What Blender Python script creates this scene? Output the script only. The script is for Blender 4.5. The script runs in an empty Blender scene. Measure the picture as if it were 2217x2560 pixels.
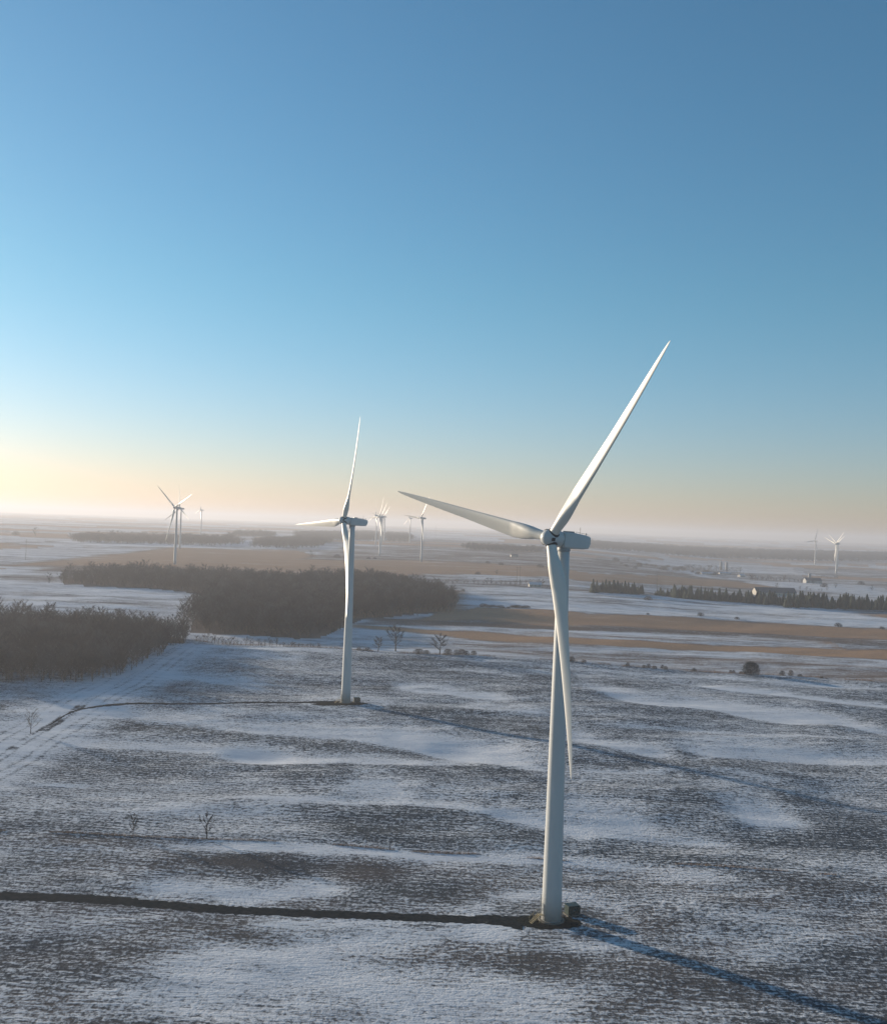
import bpy, math, random
import numpy as np
from mathutils import Matrix, Vector
R_ = math.radians
rnd = random.Random(7)
S = bpy.context.scene
COL = S.collection

# ------------------------------------------------------------------ camera, sky, sun
F_PX, CX, CY, HC = 2500.0, 1108.5, 1280.0, 81.9          # photo 2217 x 2560 px; camera 81.9 m up
PITCH, ROLL = R_(0.78), R_(2.05)
FW = np.array([0, math.cos(PITCH), math.sin(PITCH)])
UP0 = np.array([0, -math.sin(PITCH), math.cos(PITCH)])
RT0 = np.array([1.0, 0, 0])
UPV = UP0 * math.cos(ROLL) - RT0 * math.sin(ROLL)
RTV = RT0 * math.cos(ROLL) + UP0 * math.sin(ROLL)
cd = bpy.data.cameras.new("camera")
cam = bpy.data.objects.new("camera", cd)
COL.objects.link(cam)
cd.sensor_fit = 'HORIZONTAL'
cd.sensor_width = 36.0
cd.lens = 36.0 * F_PX / 2217.0
cd.clip_start = 1.0
cd.clip_end = 60000.0
M = Matrix([[RTV[0], UPV[0], -FW[0], 0], [RTV[1], UPV[1], -FW[1], 0], [RTV[2], UPV[2], -FW[2], HC], [0, 0, 0, 1]])
cam.matrix_world = M
S.camera = cam

SUN_AZ, SUN_EL = R_(-52), R_(9)                          # azimuth from +Y, clockwise positive
W = bpy.data.worlds.new("World")
S.world = W
W.use_nodes = True
wn = W.node_tree.nodes
wl = W.node_tree.links
bg = wn["Background"]
sky = wn.new("ShaderNodeTexSky")
sky.sky_type = 'NISHITA'
sky.sun_disc = False
sky.sun_elevation = SUN_EL
sky.sun_rotation = SUN_AZ
sky.altitude = 100
sky.air_density = 1.1
sky.dust_density = 0.4
sky.ozone_density = 4.2
bg.inputs["Strength"].default_value = 0.10
# slight colour cast of the winter sky: cyan aloft, rosy just above the haze
wtc = wn.new("ShaderNodeTexCoord"); wsx = wn.new("ShaderNodeSeparateXYZ"); wmr = wn.new("ShaderNodeMapRange")
wmr.interpolation_type = 'SMOOTHSTEP'
wmr.inputs["From Min"].default_value = 0.0; wmr.inputs["From Max"].default_value = 0.25
wtint = wn.new("ShaderNodeMix"); wtint.data_type = 'RGBA'
wtint.inputs["A"].default_value = (1.20, 1.0, 1.10, 1); wtint.inputs["B"].default_value = (.93, 1.10, 1.0, 1)
wmul = wn.new("ShaderNodeMix"); wmul.data_type = 'RGBA'; wmul.blend_type = 'MULTIPLY'; wmul.inputs["Factor"].default_value = 1.0
wl.new(wtc.outputs["Generated"], wsx.inputs[0]); wl.new(wsx.outputs["Z"], wmr.inputs["Value"]); wl.new(wmr.outputs[0], wtint.inputs["Factor"])
wl.new(sky.outputs[0], wmul.inputs["A"]); wl.new(wtint.outputs["Result"], wmul.inputs["B"])
wl.new(wmul.outputs["Result"], bg.inputs[0])

sl = bpy.data.lights.new("sun", 'SUN')
sl.energy = 4.8
sl.angle = R_(1.5)
sl.color = (1.0, 0.85, 0.66)
so = bpy.data.objects.new("sun", sl)
COL.objects.link(so)
sd = Vector((math.sin(SUN_AZ) * math.cos(SUN_EL), math.cos(SUN_AZ) * math.cos(SUN_EL), math.sin(SUN_EL)))
so.rotation_euler = sd.to_track_quat('Z', 'Y').to_euler()
so.location = sd * 300

S.view_settings.view_transform = 'Standard'
S.view_settings.look = 'None'
S.view_settings.exposure = 0.72
S.view_settings.gamma = 1.0
S.cycles.volume_bounces = 0
S.cycles.max_bounces = 6

# ------------------------------------------------------------------ terrain
def sstep(a, b, x):
    t = np.clip((x - a) / (b - a), 0, 1)
    return t * t * (3 - 2 * t)

def base_z(x, y):
    x = np.asarray(x, float); y = np.asarray(y, float)
    r = np.hypot(x, y)
    r = np.where(y < 0, 0.0, r)
    left = np.interp(r, [0, 250, 440, 800, 1480, 2100, 3300, 6000, 20000], [0, 0, 2.5, 5, 13, 17, 25, 30, 44])
    right = np.interp(r, [0, 250, 440, 800, 1400, 2900, 3600, 6000, 20000], [0, 0, 2.5, 3, 0, -10, -9, 8, 40])
    s = sstep(0.08, 0.32, x / np.maximum(y, 1.0))
    return left * (1 - s) + right * s

def pix(px, py, z=None):
    """photo pixel -> point on the terrain"""
    d = FW * F_PX + RTV * (px - CX) - UPV * (py - CY)
    lo, hi = 20.0, 30000.0
    d = d / math.hypot(d[0], d[1])
    def g(t):
        return HC + d[2] * t - (float(base_z(d[0] * t, d[1] * t)) if z is None else z)
    t = lo
    while t < hi and g(t) > 0:
        t *= 1.03
    a, b = t / 1.03, t
    for _ in range(30):
        m = (a + b) / 2
        if g(m) > 0: a = m
        else: b = m
    return d[0] * a, d[1] * a

K = 1.2372
def V(pts): return [pix(x * K, y * K) for x, y in pts]
def Z(ox, oy, pts): return [pix(ox + x / 2.4216, oy + y / 2.4216) for x, y in pts]
Z1 = lambda p: Z(0, 1150, p)
Z2 = lambda p: Z(740, 1150, p)
Z3 = lambda p: Z(1477, 1150, p)
Z4 = lambda p: Z(0, 1600, p)
Z5 = lambda p: Z(740, 1600, p)
Z6 = lambda p: Z(1477, 1600, p)
Z7 = lambda p: Z(500, 2050, p)
Z8 = lambda p: Z(1100, 2000, p)

def hash2(ix, iy, s=0):
    n = (ix.astype(np.int64) * 374761393 + iy.astype(np.int64) * 668265263 + s * 982451653) & 0x7fffffff
    n = ((n ^ (n >> 13)) * 1274126177) & 0x7fffffff
    return ((n ^ (n >> 16)) & 0xffff) / 65535.0

def vnoise(x, y, s=0):
    x0 = np.floor(x); y0 = np.floor(y)
    fx = x - x0; fy = y - y0
    fx = fx * fx * (3 - 2 * fx); fy = fy * fy * (3 - 2 * fy)
    a = hash2(x0, y0, s); b = hash2(x0 + 1, y0, s); c = hash2(x0, y0 + 1, s); d = hash2(x0 + 1, y0 + 1, s)
    return (a * (1 - fx) + b * fx) * (1 - fy) + (c * (1 - fx) + d * fx) * fy

def fbm(x, y, o=4, s=0):
    v = 0; a = 0.5; t = 0
    for i in range(o):
        v = v + a * vnoise(x * 2 ** i + 17 * i, y * 2 ** i - 9 * i, s + i); t += a; a *= 0.5
    return v / t

TB1 = pix(1377.6, 2301)       # tower bases
TB2 = pix(864, 1757)

# drifts: (polyline, strength, width towards the camera, width away, relief)
DR = []
def drift(pl, k, near, far, rel=0.0):
    pl = sorted(pl)
    DR.append((np.array([p[0] for p in pl]), np.array([p[1] for p in pl]), k, near, far, rel))

drift(Z5([(560, 300), (640, 300), (900, 318), (1100, 340), (1300, 360)]), .62, 4, 34, .5)
drift(Z5([(-350, 545), (0, 560), (300, 580), (600, 630), (800, 665), (1000, 700), (1200, 745), (1450, 785), (1700, 805)]), .60, 3, 34, .8)
drift(Z5([(500, 600), (700, 620), (950, 650), (1200, 680), (1380, 700)]), .40, 12, 32, .3)
drift(Z5([(-500, 720), (0, 738), (300, 745), (600, 752), (900, 752), (1150, 750)]), .55, 2, 17, .5)
drift(Z5([(250, 900), (450, 910), (720, 915)]), .34, 12, 26, .3)
drift(Z5([(-300, 985), (0, 992), (560, 1004), (1000, 1030), (1200, 1066), (1500, 1110), (1700, 1165), (1792, 1200)]), .46, 2, 8, .3)
drift(Z5([(1150, 1075), (1400, 1120), (1600, 1160), (1792, 1205)]), .44, 4, 15, .3)
drift(Z5([(830, 168), (1150, 190), (1400, 222)]), .40, 3, 14)
drift(Z5([(950, 412), (1200, 425), (1560, 450)]), .34, 3, 16)
drift(Z5([(560, 480), (800, 500), (1000, 520)]), .22, 6, 14)
drift(Z6([(-60, 508), (0, 512), (400, 532), (800, 557), (1300, 582), (1660, 606)]), .34, 1.5, 4)
drift(Z6([(520, 250), (800, 290), (1100, 320), (1400, 356), (1792, 402), (2100, 440)]), .85, 2.5, 13, .7)
drift(Z6([(-80, 290), (0, 300), (200, 352), (400, 395), (700, 410), (850, 440), (1000, 470), (1200, 495), (1450, 500), (1700, 548), (1792, 572), (2000, 610)]), .72, 4, 40, .8)
drift(Z6([(-200, 590), (0, 622), (200, 665), (400, 698), (560, 716)]), .55, 4, 26, .6)
drift(Z6([(420, 625), (550, 655), (700, 684), (1000, 694), (1300, 718), (1792, 736), (2100, 750)]), .62, 2, 27, .6)
drift(Z6([(760, 795), (1000, 815), (1180, 845)]), .4, 3, 5)
drift(Z6([(-100, 800), (0, 803), (300, 805), (580, 790)]), .4, 2, 4)
drift(Z6([(830, 1075), (950, 1090), (1100, 1100), (1330, 1100)]), .75, 8, 22, .4)
drift(Z6([(-200, 1080), (0, 1100), (200, 1120), (420, 1140)]), .42, 10, 24, .3)
drift(Z6([(-200, 1165), (0, 1172), (300, 1188), (600, 1215), (900, 1230)]), .45, 3, 8)
drift(Z4([(480, 440), (650, 450), (900, 476), (1200, 506), (1500, 545), (1700, 575)]), .45, 5, 24, .4)
drift(Z4([(330, 626), (800, 638), (1100, 648), (1400, 668), (1792, 728)]), .45, 2, 11, .3)
drift(Z4([(1330, 680), (1500, 705), (1792, 728)]), .4, 4, 20, .3)
drift(Z4([(150, 860), (350, 868), (600, 882)]), .42, 1, 2.5)
drift(Z4([(1280, 966), (1500, 964), (1792, 978), (2000, 985)]), .45, 1, 3)
drift(Z4([(450, 1040), (900, 1046), (1300, 1050), (1792, 1056)]), .26, 5, 9)
drift(Z4([(900, 205), (1200, 222), (1400, 256), (1640, 300)]), .32, 6, 30, .4)
drift(Z4([(1200, 96), (1560, 100), (1850, 120)]), .35, 5, 22)
drift(Z4([(1060, 30), (1300, 30), (1600, 55), (1850, 70), (2100, 95)]), .45, 4, 16)
drift(Z4([(700, 560), (950, 545), (1300, 590), (1700, 610)]), .14, 4, 14)
drift(V([(860, 1335), (1000, 1340), (1200, 1352), (1500, 1372), (1790, 1396), (1900, 1404)]), .35, 3, 10)
# bare ridges, and one painted tower shadow (less snow)
drift(Z5([(-500, 600), (0, 640), (400, 665), (700, 690), (1000, 725)]), -.32, 12, 22, -.5)
drift(Z5([(-200, 790), (300, 800), (650, 805), (1000, 805), (1400, 850), (1700, 900)]), -.36, 14, 12, -.6)
drift(Z5([(400, 440), (800, 490), (1200, 520), (1550, 560), (1700, 575)]), -.24, 16, 24, -.4)  # second tower's cast shadow, painted in as thinner snow on a slight rise
drift(Z5([(0, 1160), (300, 1160), (560, 1190)]), -.25, 8, 12)
drift(Z6([(0, 240), (300, 300), (700, 340), (1000, 380), (1400, 430), (1792, 490)]), -.24, 10, 26, -.4)
drift(Z6([(-200, 640), (100, 690), (400, 735), (700, 765), (1100, 800), (1400, 850)]), -.30, 8, 6, -.4)
drift(Z6([(700, 745), (1000, 740), (1500, 770)]), -.28, 6, 14, -.3)
drift(Z6([(0, 990), (300, 990), (600, 1000), (900, 980), (1200, 965), (1500, 950)]), -.36, 12, 16, -.4)
drift(Z4([(700, 500), (1000, 520), (1300, 570), (1600, 600)]), -.22, 8, 8)
drift(Z4([(250, 700), (700, 690), (1200, 740), (1792, 800)]), -.14, 20, 16)
drift(Z7([(780, 40), (950, 60), (1150, 90), (1330, 135)]), -.34, 5, 12)
drift(Z7([(-400, 240), (0, 270), (400, 280), (900, 300), (1300, 330)]), -.42, 9, 12, -.2)
drift(Z7([(750, 480), (1100, 490), (1500, 500), (1900, 520)]), -.30, 4, 7)
drift(Z7([(700, 830), (1100, 850), (1500, 850), (1900, 860), (2300, 860)]), -.36, 6, 9)
drift(Z6([(620, 733), (680, 706), (790, 688)]), .8, .8, 1.6)
drift(Z6([(622, 730), (665, 755), (725, 776)]), .8, .8, 1.4)
drift(Z8([(748, 528), (900, 497), (1130, 470), (1165, 452)]), -.7, .5, .7, .15)
drift(Z8([(760, 545), (800, 548), (860, 590)]), .7, .4, .7)
drift(Z8([(1215, 640), (1290, 580), (1265, 555), (1310, 545)]), .7, .4, .8)
drift(Z8([(440, 562), (470, 580), (485, 600)]), .7, .5, .8)
drift(Z8([(-1500, 800), (-700, 735), (200, 752), (420, 768)]), .3, .6, 1.2)
# foreground drifts
drift(Z7([(-400, 150), (0, 172), (370, 180), (800, 205), (1200, 225), (1792, 240), (2300, 260), (3000, 310)]), .62, 3, 6, .2)
drift(Z7([(-400, 420), (0, 420), (300, 470), (650, 450), (900, 440)]), .60, 5, 15, .3)
drift(Z7([(250, 620), (600, 640), (1100, 650), (1700, 650)]), .34, 6, 5)
drift(Z7([(500, 730), (900, 745), (1300, 760)]), .34, 5, 6)
drift(Z7([(-400, 900), (300, 900), (900, 960), (1300, 1100), (1792, 1130), (2400, 1130)]), .42, 40, 13, .2)
drift(Z8([(50, 820), (200, 850), (400, 830), (520, 790)]), .45, 2.5, 6)
drift(Z8([(700, 860), (860, 850)]), .4, 3, 5)
drift(Z8([(740, 440), (1000, 445), (1300, 450), (1700, 470)]), .22, 5, 5)
drift(Z8([(-100, 560), (300, 560), (600, 560)]), -.2, 4, 6)

def drift_sum(x, y):
    c = np.zeros_like(x); h = np.zeros_like(x)
    for X, Y, k, near, far, rel in DR:
        m = (x > X[0] - 5) & (x < X[-1] + 5) & (y > Y.min() - 90) & (y < Y.max() + 140)
        if not m.any(): continue
        xm = x[m]; ym = y[m]
        span = X[-1] - X[0]
        wob = (fbm(xm / 14.0, ym / 40.0, 3, int(abs(X[0]) * 7) % 91) - .5)
        d = ym - np.interp(xm, X, Y) - wob * min(6.0, near * 1.6)
        fw = far * (0.55 + 0.9 * vnoise(xm / 22.0, xm * 0 + X[0], 3))
        e = np.minimum((xm - X[0]), (X[-1] - xm))
        tap = sstep(-3, max(8.0, span * .16), e)
        p = np.where(d < 0, np.exp(-(d / near) ** 2 * 1.4), np.exp(-(d / fw) ** 2 * 1.3))
        c[m] += (k if k > 0 else .6 * k) * tap * p
        if rel: h[m] -= rel * tap * np.exp(-((d - far * .3) / (far * .8 + near)) ** 2)
    return c, h

def flat_mask(x, y):
    """1 on natural field, 0 around the tower pads"""
    a = sstep(10, 34, np.hypot(x - TB1[0], y - TB1[1]))
    b = sstep(10, 34, np.hypot(x - TB2[0], y - TB2[1]))
    return a * b

def relief(x, y):
    r = np.hypot(x, y)
    c, h = drift_sum(x, y)
    u = (fbm(x / 130.0, y / 60.0, 3, 11) - .5) * 4.2 * (0.4 + 0.6 * sstep(180, 330, r)) + (fbm(x / 44.0, y / 17.0, 3, 31) - .5) * 1.7 * (0.5 + 0.5 * sstep(170, 260, r))
    u = u + (fbm(x / 500.0, y / 300.0, 3, 51) - .5) * 8.0 * sstep(700, 2500, r)
    return c, (h + u) * flat_mask(x, y) * sstep(20, 90, r)

def gz(x, y):
    x = np.array([float(x)]); y = np.array([float(y)])
    return float(base_z(x, y)[0] + relief(x, y)[1][0])

# ------------------------------------------------------------------ helpers
def tag(o, label=None, cat=None, group=None, kind=None):
    if label: o["label"] = label
    if cat: o["category"] = cat
    if group: o["group"] = group
    if kind: o["kind"] = kind
    return o

def mesh_obj(name, verts, faces, mat, parent=None, smooth=False):
    me = bpy.data.meshes.new(name)
    me.from_pydata([tuple(v) for v in verts], [], faces)
    me.update()
    if mat: me.materials.append(mat)
    if smooth:
        me.polygons.foreach_set("use_smooth", [True] * len(me.polygons))
    o = bpy.data.objects.new(name, me)
    COL.objects.link(o)
    if parent: o.parent = parent
    return o

def empty(name, loc, rz=0.0):
    o = bpy.data.objects.new(name, None)
    o.empty_display_size = 0.5
    COL.objects.link(o)
    o.location = loc
    o.rotation_euler = (0, 0, rz)
    return o

class MB:
    def __init__(s): s.v = []; s.f = []
    def add(s, v, f):
        b = len(s.v); s.v += [tuple(p) for p in v]; s.f += [tuple(i + b for i in q) for q in f]; return s
    def box(s, x0, y0, z0, x1, y1, z1):
        v = [(x0, y0, z0), (x1, y0, z0), (x1, y1, z0), (x0, y1, z0), (x0, y0, z1), (x1, y0, z1), (x1, y1, z1), (x0, y1, z1)]
        return s.add(v, [(0, 3, 2, 1), (4, 5, 6, 7), (0, 1, 5, 4), (1, 2, 6, 5), (2, 3, 7, 6), (3, 0, 4, 7)])
    def lathe(s, prof, n=32, cap=True):
        """prof: (r, z) list"""
        v = []; f = []
        for r, z in prof:
            for i in range(n):
                a = 2 * math.pi * i / n
                v.append((r * math.cos(a), r * math.sin(a), z))
        for j in range(len(prof) - 1):
            for i in range(n):
                k = (i + 1) % n
                f.append((j * n + i, j * n + k, (j + 1) * n + k, (j + 1) * n + i))
        if cap:
            f.append(tuple(range(n - 1, -1, -1)))
            f.append(tuple((len(prof) - 1) * n + i for i in range(n)))
        return s.add(v, f)
    def tube(s, a, b, r0, r1=None, n=6):
        r1 = r0 if r1 is None else r1
        a = Vector(a); b = Vector(b); d = (b - a).normalized()
        u = d.orthogonal().normalized(); w = d.cross(u)
        v = []
        for p, r in ((a, r0), (b, r1)):
            for i in range(n):
                t = 2 * math.pi * i / n
                v.append(p + (u * math.cos(t) + w * math.sin(t)) * r)
        f = [(i, (i + 1) % n, n + (i + 1) % n, n + i) for i in range(n)]
        f += [tuple(range(n - 1, -1, -1)), tuple(range(n, 2 * n))]
        return s.add(v, f)
    def build(s, name, mat, parent=None, smooth=False):
        return mesh_obj(name, s.v, s.f, mat, parent, smooth)

def rows_loft(sections, closed_ends=True):
    """sections: list of equal-length closed loops"""
    n = len(sections[0]); v = []; f = []
    for sct in sections: v += [tuple(p) for p in sct]
    for j in range(len(sections) - 1):
        for i in range(n):
            k = (i + 1) % n
            f.append((j * n + i, j * n + k, (j + 1) * n + k, (j + 1) * n + i))
    if closed_ends:
        f.append(tuple(range(n - 1, -1, -1)))
        f.append(tuple((len(sections) - 1) * n + i for i in range(n)))
    return v, f

# ------------------------------------------------------------------ materials
def new_mat(name):
    m = bpy.data.materials.new(name); m.use_nodes = True
    nt = m.node_tree
    return m, nt, nt.nodes, nt.links, nt.nodes["Principled BSDF"]

def simple(name, c1, c2, scale=1.0, rough=.7, bump=0.0, spec=.3, stretch=(1, 1, 1), metallic=0.0):
    m, nt, N, L, P = new_mat(name)
    tc = N.new("ShaderNodeTexCoord"); mp = N.new("ShaderNodeMapping")
    mp.inputs["Scale"].default_value = stretch
    no = N.new("ShaderNodeTexNoise"); no.inputs["Scale"].default_value = scale; no.inputs["Detail"].default_value = 5
    mx = N.new("ShaderNodeMix"); mx.data_type = 'RGBA'
    mx.inputs["A"].default_value = (*c1, 1); mx.inputs["B"].default_value = (*c2, 1)
    rp = N.new("ShaderNodeMapRange"); rp.inputs["From Min"].default_value = .35; rp.inputs["From Max"].default_value = .65
    L.new(tc.outputs["Object"], mp.inputs[0]); L.new(mp.outputs[0], no.inputs["Vector"])
    L.new(no.outputs["Fac"], rp.inputs["Value"]); L.new(rp.outputs[0], mx.inputs["Factor"])
    L.new(mx.outputs["Result"], P.inputs["Base Color"])
    P.inputs["Roughness"].default_value = rough
    P.inputs["Specular IOR Level"].default_value = spec
    P.inputs["Metallic"].default_value = metallic
    if bump:
        b = N.new("ShaderNodeBump"); b.inputs["Strength"].default_value = bump; b.inputs["Distance"].default_value = .05
        L.new(no.outputs["Fac"], b.inputs["Height"]); L.new(b.outputs[0], P.inputs["Normal"])
    return m

M_WHITE = simple("turbine_paint", (.50, .505, .49), (.45, .46, .45), .35, .5, 0, .45, (1, 1, .15))
M_BLADE = simple("blade_gelcoat", (.62, .59, .53), (.56, .54, .49), .25, .45, 0, .5, (1, 1, .1))
M_DARK = simple("dark_recess", (.02, .022, .025), (.03, .03, .03), 2, .6)
M_GREY = simple("grey_metal", (.25, .27, .28), (.32, .33, .33), 2, .5)
M_GREEN = simple("dark_green_paint", (.018, .035, .032), (.03, .05, .045), 2, .45, 0, .4)
M_CONC = simple("concrete", (.16, .15, .13), (.11, .105, .09), 3, .9, .4)
M_YELL = simple("galvanised_steps", (.42, .34, .20), (.34, .26, .15), 4, .6)
M_GRAVEL = simple("dark_gravel", (.020, .024, .024), (.036, .038, .034), 1.2, .95, .6, 0.0)
M_ROAD = simple("wet_gravel_road", (.018, .024, .027), (.034, .039, .042), .8, .9, .4, 0.0)
M_BARK = simple("bark", (.055, .052, .048), (.075, .068, .060), 3, .9)
M_TWIG = simple("twigs", (.036, .041, .046), (.026, .031, .036), .6, .9)
M_TWIG2 = simple("pale_twigs", (.20, .16, .12), (.14, .11, .085), .6, .9)
M_TWIG3 = simple("brown_twigs", (.052, .050, .050), (.040, .041, .043), .6, .9)
M_TWIG4 = simple("dark_twigs", (.032, .035, .038), (.024, .028, .030), .6, .9)
M_TWIG5 = simple("grey_twigs", (.080, .084, .088), (.060, .065, .070), .6, .9)
M_BUSH = simple("brush_twigs", (.075, .055, .045), (.10, .08, .065), .8, .9)
M_CONIF = simple("spruce_needles", (.028, .042, .030), (.045, .060, .040), 1.2, .85)
M_GRASS = simple("dry_grass", (.22, .12, .07), (.30, .20, .12), .7, .95)
M_WOOD = simple("weathered_timber", (.10, .085, .07), (.15, .13, .11), 2, .85)
M_ROOF = simple("dark_roof", (.07, .075, .085), (.11, .115, .12), .6, .7)
M_BARNW = simple("white_cladding", (.46, .42, .36), (.38, .35, .30), .8, .7)
M_GREYW = simple("grey_cladding", (.30, .30, .29), (.38, .37, .35), .8, .7)
M_SILO = simple("silo_concrete", (.24, .24, .24), (.34, .33, .31), .5, .8)
M_GLASS = simple("window_glass", (.03, .04, .05), (.04, .05, .06), 1, .15, 0, .6)
M_SNOWR = simple("snowy_roof", (.52, .53, .56), (.45, .46, .48), .4, .8)

def ground_mat():
    m, nt, N, L, P = new_mat("snowy_fields")
    def math_(op, a, b=None, c=None, clamp=False):
        n = N.new("ShaderNodeMath"); n.operation = op; n.use_clamp = clamp
        for i, v in enumerate((a, b, c)):
            if v is None: continue
            if isinstance(v, (int, float)): n.inputs[i].default_value = v
            else: L.new(v, n.inputs[i])
        return n.outputs[0]
    def noise(vec, scale, detail=4, rough=.6):
        n = N.new("ShaderNodeTexNoise"); n.inputs["Scale"].default_value = scale
        n.inputs["Detail"].default_value = detail; n.inputs["Roughness"].default_value = rough
        L.new(vec, n.inputs["Vector"]); return n.outputs["Fac"]
    def mapped(scale, rot=0.0):
        n = N.new("ShaderNodeMapping"); n.inputs["Scale"].default_value = scale
        n.inputs["Rotation"].default_value = (0, 0, rot)
        L.new(geo.outputs["Position"], n.inputs[0]); return n.outputs[0]
    def mix(f, a, b):
        n = N.new("ShaderNodeMix"); n.data_type = 'RGBA'
        for k, v in (("Factor", f), ("A", a), ("B", b)):
            if isinstance(v, (tuple, int, float)):
                n.inputs[k].default_value = (*v, 1) if isinstance(v, tuple) else v
            else: L.new(v, n.inputs[k])
        return n.outputs["Result"]
    def rng(v, a, b, c=0.0, d=1.0, smooth=True):
        n = N.new("ShaderNodeMapRange"); n.interpolation_type = 'SMOOTHSTEP' if smooth else 'LINEAR'
        n.inputs["From Min"].default_value = a; n.inputs["From Max"].default_value = b
        n.inputs["To Min"].default_value = c; n.inputs["To Max"].default_value = d
        L.new(v, n.inputs["Value"]); return n.outputs[0]
    geo = N.new("ShaderNodeNewGeometry")
    at = N.new("ShaderNodeAttribute"); at.attribute_name = "field"
    sep = N.new("ShaderNodeSeparateColor"); L.new(at.outputs["Color"], sep.inputs[0])
    cover, tan, soft = sep.outputs
    rows = noise(mapped((.45, 1.5, .2), R_(-4)), 1.0, 3, .55)       # stubble rows running across the field
    clump = noise(mapped((1.3, 1.0, .5)), 1.0, 5, .75)
    tiny = noise(mapped((2.2, 2.2, 1)), 1.0, 3, .7)
    big = noise(mapped((.016, .035, .01)), 1.0, 4, .6)
    mid = noise(mapped((.06, .16, .05)), 1.0, 4, .65)
    wv = N.new("ShaderNodeTexWave"); wv.bands_direction = 'Y'; wv.inputs["Scale"].default_value = .13
    wv.inputs["Distortion"].default_value = 1.6; wv.inputs["Detail"].default_value = 2; wv.inputs["Detail Scale"].default_value = .6
    L.new(mapped((1, 1, 1), R_(5)), wv.inputs["Vector"])
    n = math_('ADD', math_('MULTIPLY', rows, .42), math_('MULTIPLY', clump, .58))
    n = math_('ADD', n, math_('MULTIPLY', math_('SUBTRACT', wv.outputs["Fac"], .5), .038))
    # amplitude of speckle: 1 on stubble, small on smooth snow
    amp = rng(soft, 0, 1, 3.4, 1.5, False)
    t = math_('ADD', cover, math_('MULTIPLY', math_('SUBTRACT', n, .5), amp))
    t = math_('ADD', t, math_('MULTIPLY', math_('SUBTRACT', mid, .5), .55))
    t = math_('ADD', t, math_('MULTIPLY', math_('SUBTRACT', big, .5), .35))
    far = noise(mapped((.0035, .028, .01), R_(-2)), 1.0, 6, .7)
    t = math_('ADD', t, math_('MULTIPLY', math_('SUBTRACT', far, .5), rng(soft, .3, 1, 0, 1.3)))
    snow = rng(t, .34, .88)
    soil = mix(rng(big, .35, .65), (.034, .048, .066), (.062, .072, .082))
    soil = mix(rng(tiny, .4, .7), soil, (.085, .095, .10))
    tanc = mix(rng(rows, .35, .65), (.43, .27, .17), (.31, .205, .14))
    bare = mix(tan, soil, tanc)
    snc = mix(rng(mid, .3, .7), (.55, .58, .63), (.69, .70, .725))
    # on bare tan fields only a thin dusting
    snow2 = math_('MULTIPLY', snow, math_('SUBTRACT', 1.0, math_('MULTIPLY', tan, .25)))
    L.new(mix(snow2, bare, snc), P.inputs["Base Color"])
    P.inputs["Roughness"].default_value = .8
    P.inputs["Specular IOR Level"].default_value = 0.0
    h = math_('ADD', math_('MULTIPLY', rows, .9), math_('MULTIPLY', clump, .7))
    h = math_('ADD', h, math_('MULTIPLY', tiny, .12))
    h = math_('ADD', h, math_('MULTIPLY', wv.outputs['Fac'], .08))
    b = N.new("ShaderNodeBump"); b.inputs["Distance"].default_value = .55
    L.new(rng(soft, 0, 1, 1.0, .16, False), b.inputs["Strength"])
    L.new(h, b.inputs["Height"]); L.new(b.outputs[0], P.inputs["Normal"])
    return m
M_GROUND = ground_mat()

# ------------------------------------------------------------------ ground: one sheet to the horizon
FENCE = sorted(Z7([(-1400, 60), (-700, 90), (0, 120), (370, 132), (750, 150), (1200, 187), (1500, 203), (1792, 206)]) + Z8([(600, 352), (900, 371), (1400, 388), (1700, 412), (2400, 470)]))
HEDGE = sorted(V([(-200, 1272), (300, 1286), (385, 1291), (500, 1299), (640, 1309), (760, 1320), (880, 1327), (1000, 1331), (1150, 1338), (1300, 1348), (1500, 1363), (1650, 1369), (1792, 1382), (2000, 1400)]))
def line_y(pl, x):
    return np.interp(x, [p[0] for p in pl], [p[1] for p in pl])

TRACK = V([(-400, 1650), (-120, 1588), (0, 1526), (60, 1487), (110, 1459), (150, 1436), (200, 1404), (300, 1345), (380, 1294)])
def dist_poly(x, y, pl):
    best = np.full(x.shape, 1e9); side = np.zeros(x.shape)
    for (ax, ay), (bx, by) in zip(pl[:-1], pl[1:]):
        dx, dy = bx - ax, by - ay
        t = np.clip(((x - ax) * dx + (y - ay) * dy) / (dx * dx + dy * dy), 0, 1)
        d = np.hypot(x - ax - t * dx, y - ay - t * dy)
        m = d < best
        best = np.where(m, d, best); side = np.where(m, np.sign((x - ax) * dy - (y - ay) * dx), side)
    return best, side

def in_poly(x, y, pl):
    c = np.zeros(x.shape, bool)
    n = len(pl)
    for i in range(n):
        ax, ay = pl[i]; bx, by = pl[(i + 1) % n]
        if ay == by: continue
        cnd = ((ay > y) != (by > y)) & (x < (bx - ax) * (y - ay) / (by - ay) + ax)
        c ^= cnd
    return c

def band(lo, hi, feather=0.0):
    return sorted(lo), sorted(hi)

WA_NEAR = V([(-260, 1384), (0, 1381), (190, 1376), (250, 1357), (320, 1328), (372, 1300)])
WA_FAR = V([(372, 1290), (300, 1278), (150, 1268), (0, 1266), (-260, 1260)])
WOOD_A = WA_NEAR + WA_FAR
WOOD_B = V([(384, 1276), (500, 1281), (600, 1288), (655, 1286), (690, 1270), (740, 1251), (820, 1243), (916, 1238), (922, 1218), (880, 1198), (800, 1180), (560, 1178), (380, 1168), (250, 1168), (130, 1171), (128, 1181), (300, 1190), (438, 1206), (400, 1232)])


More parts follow.
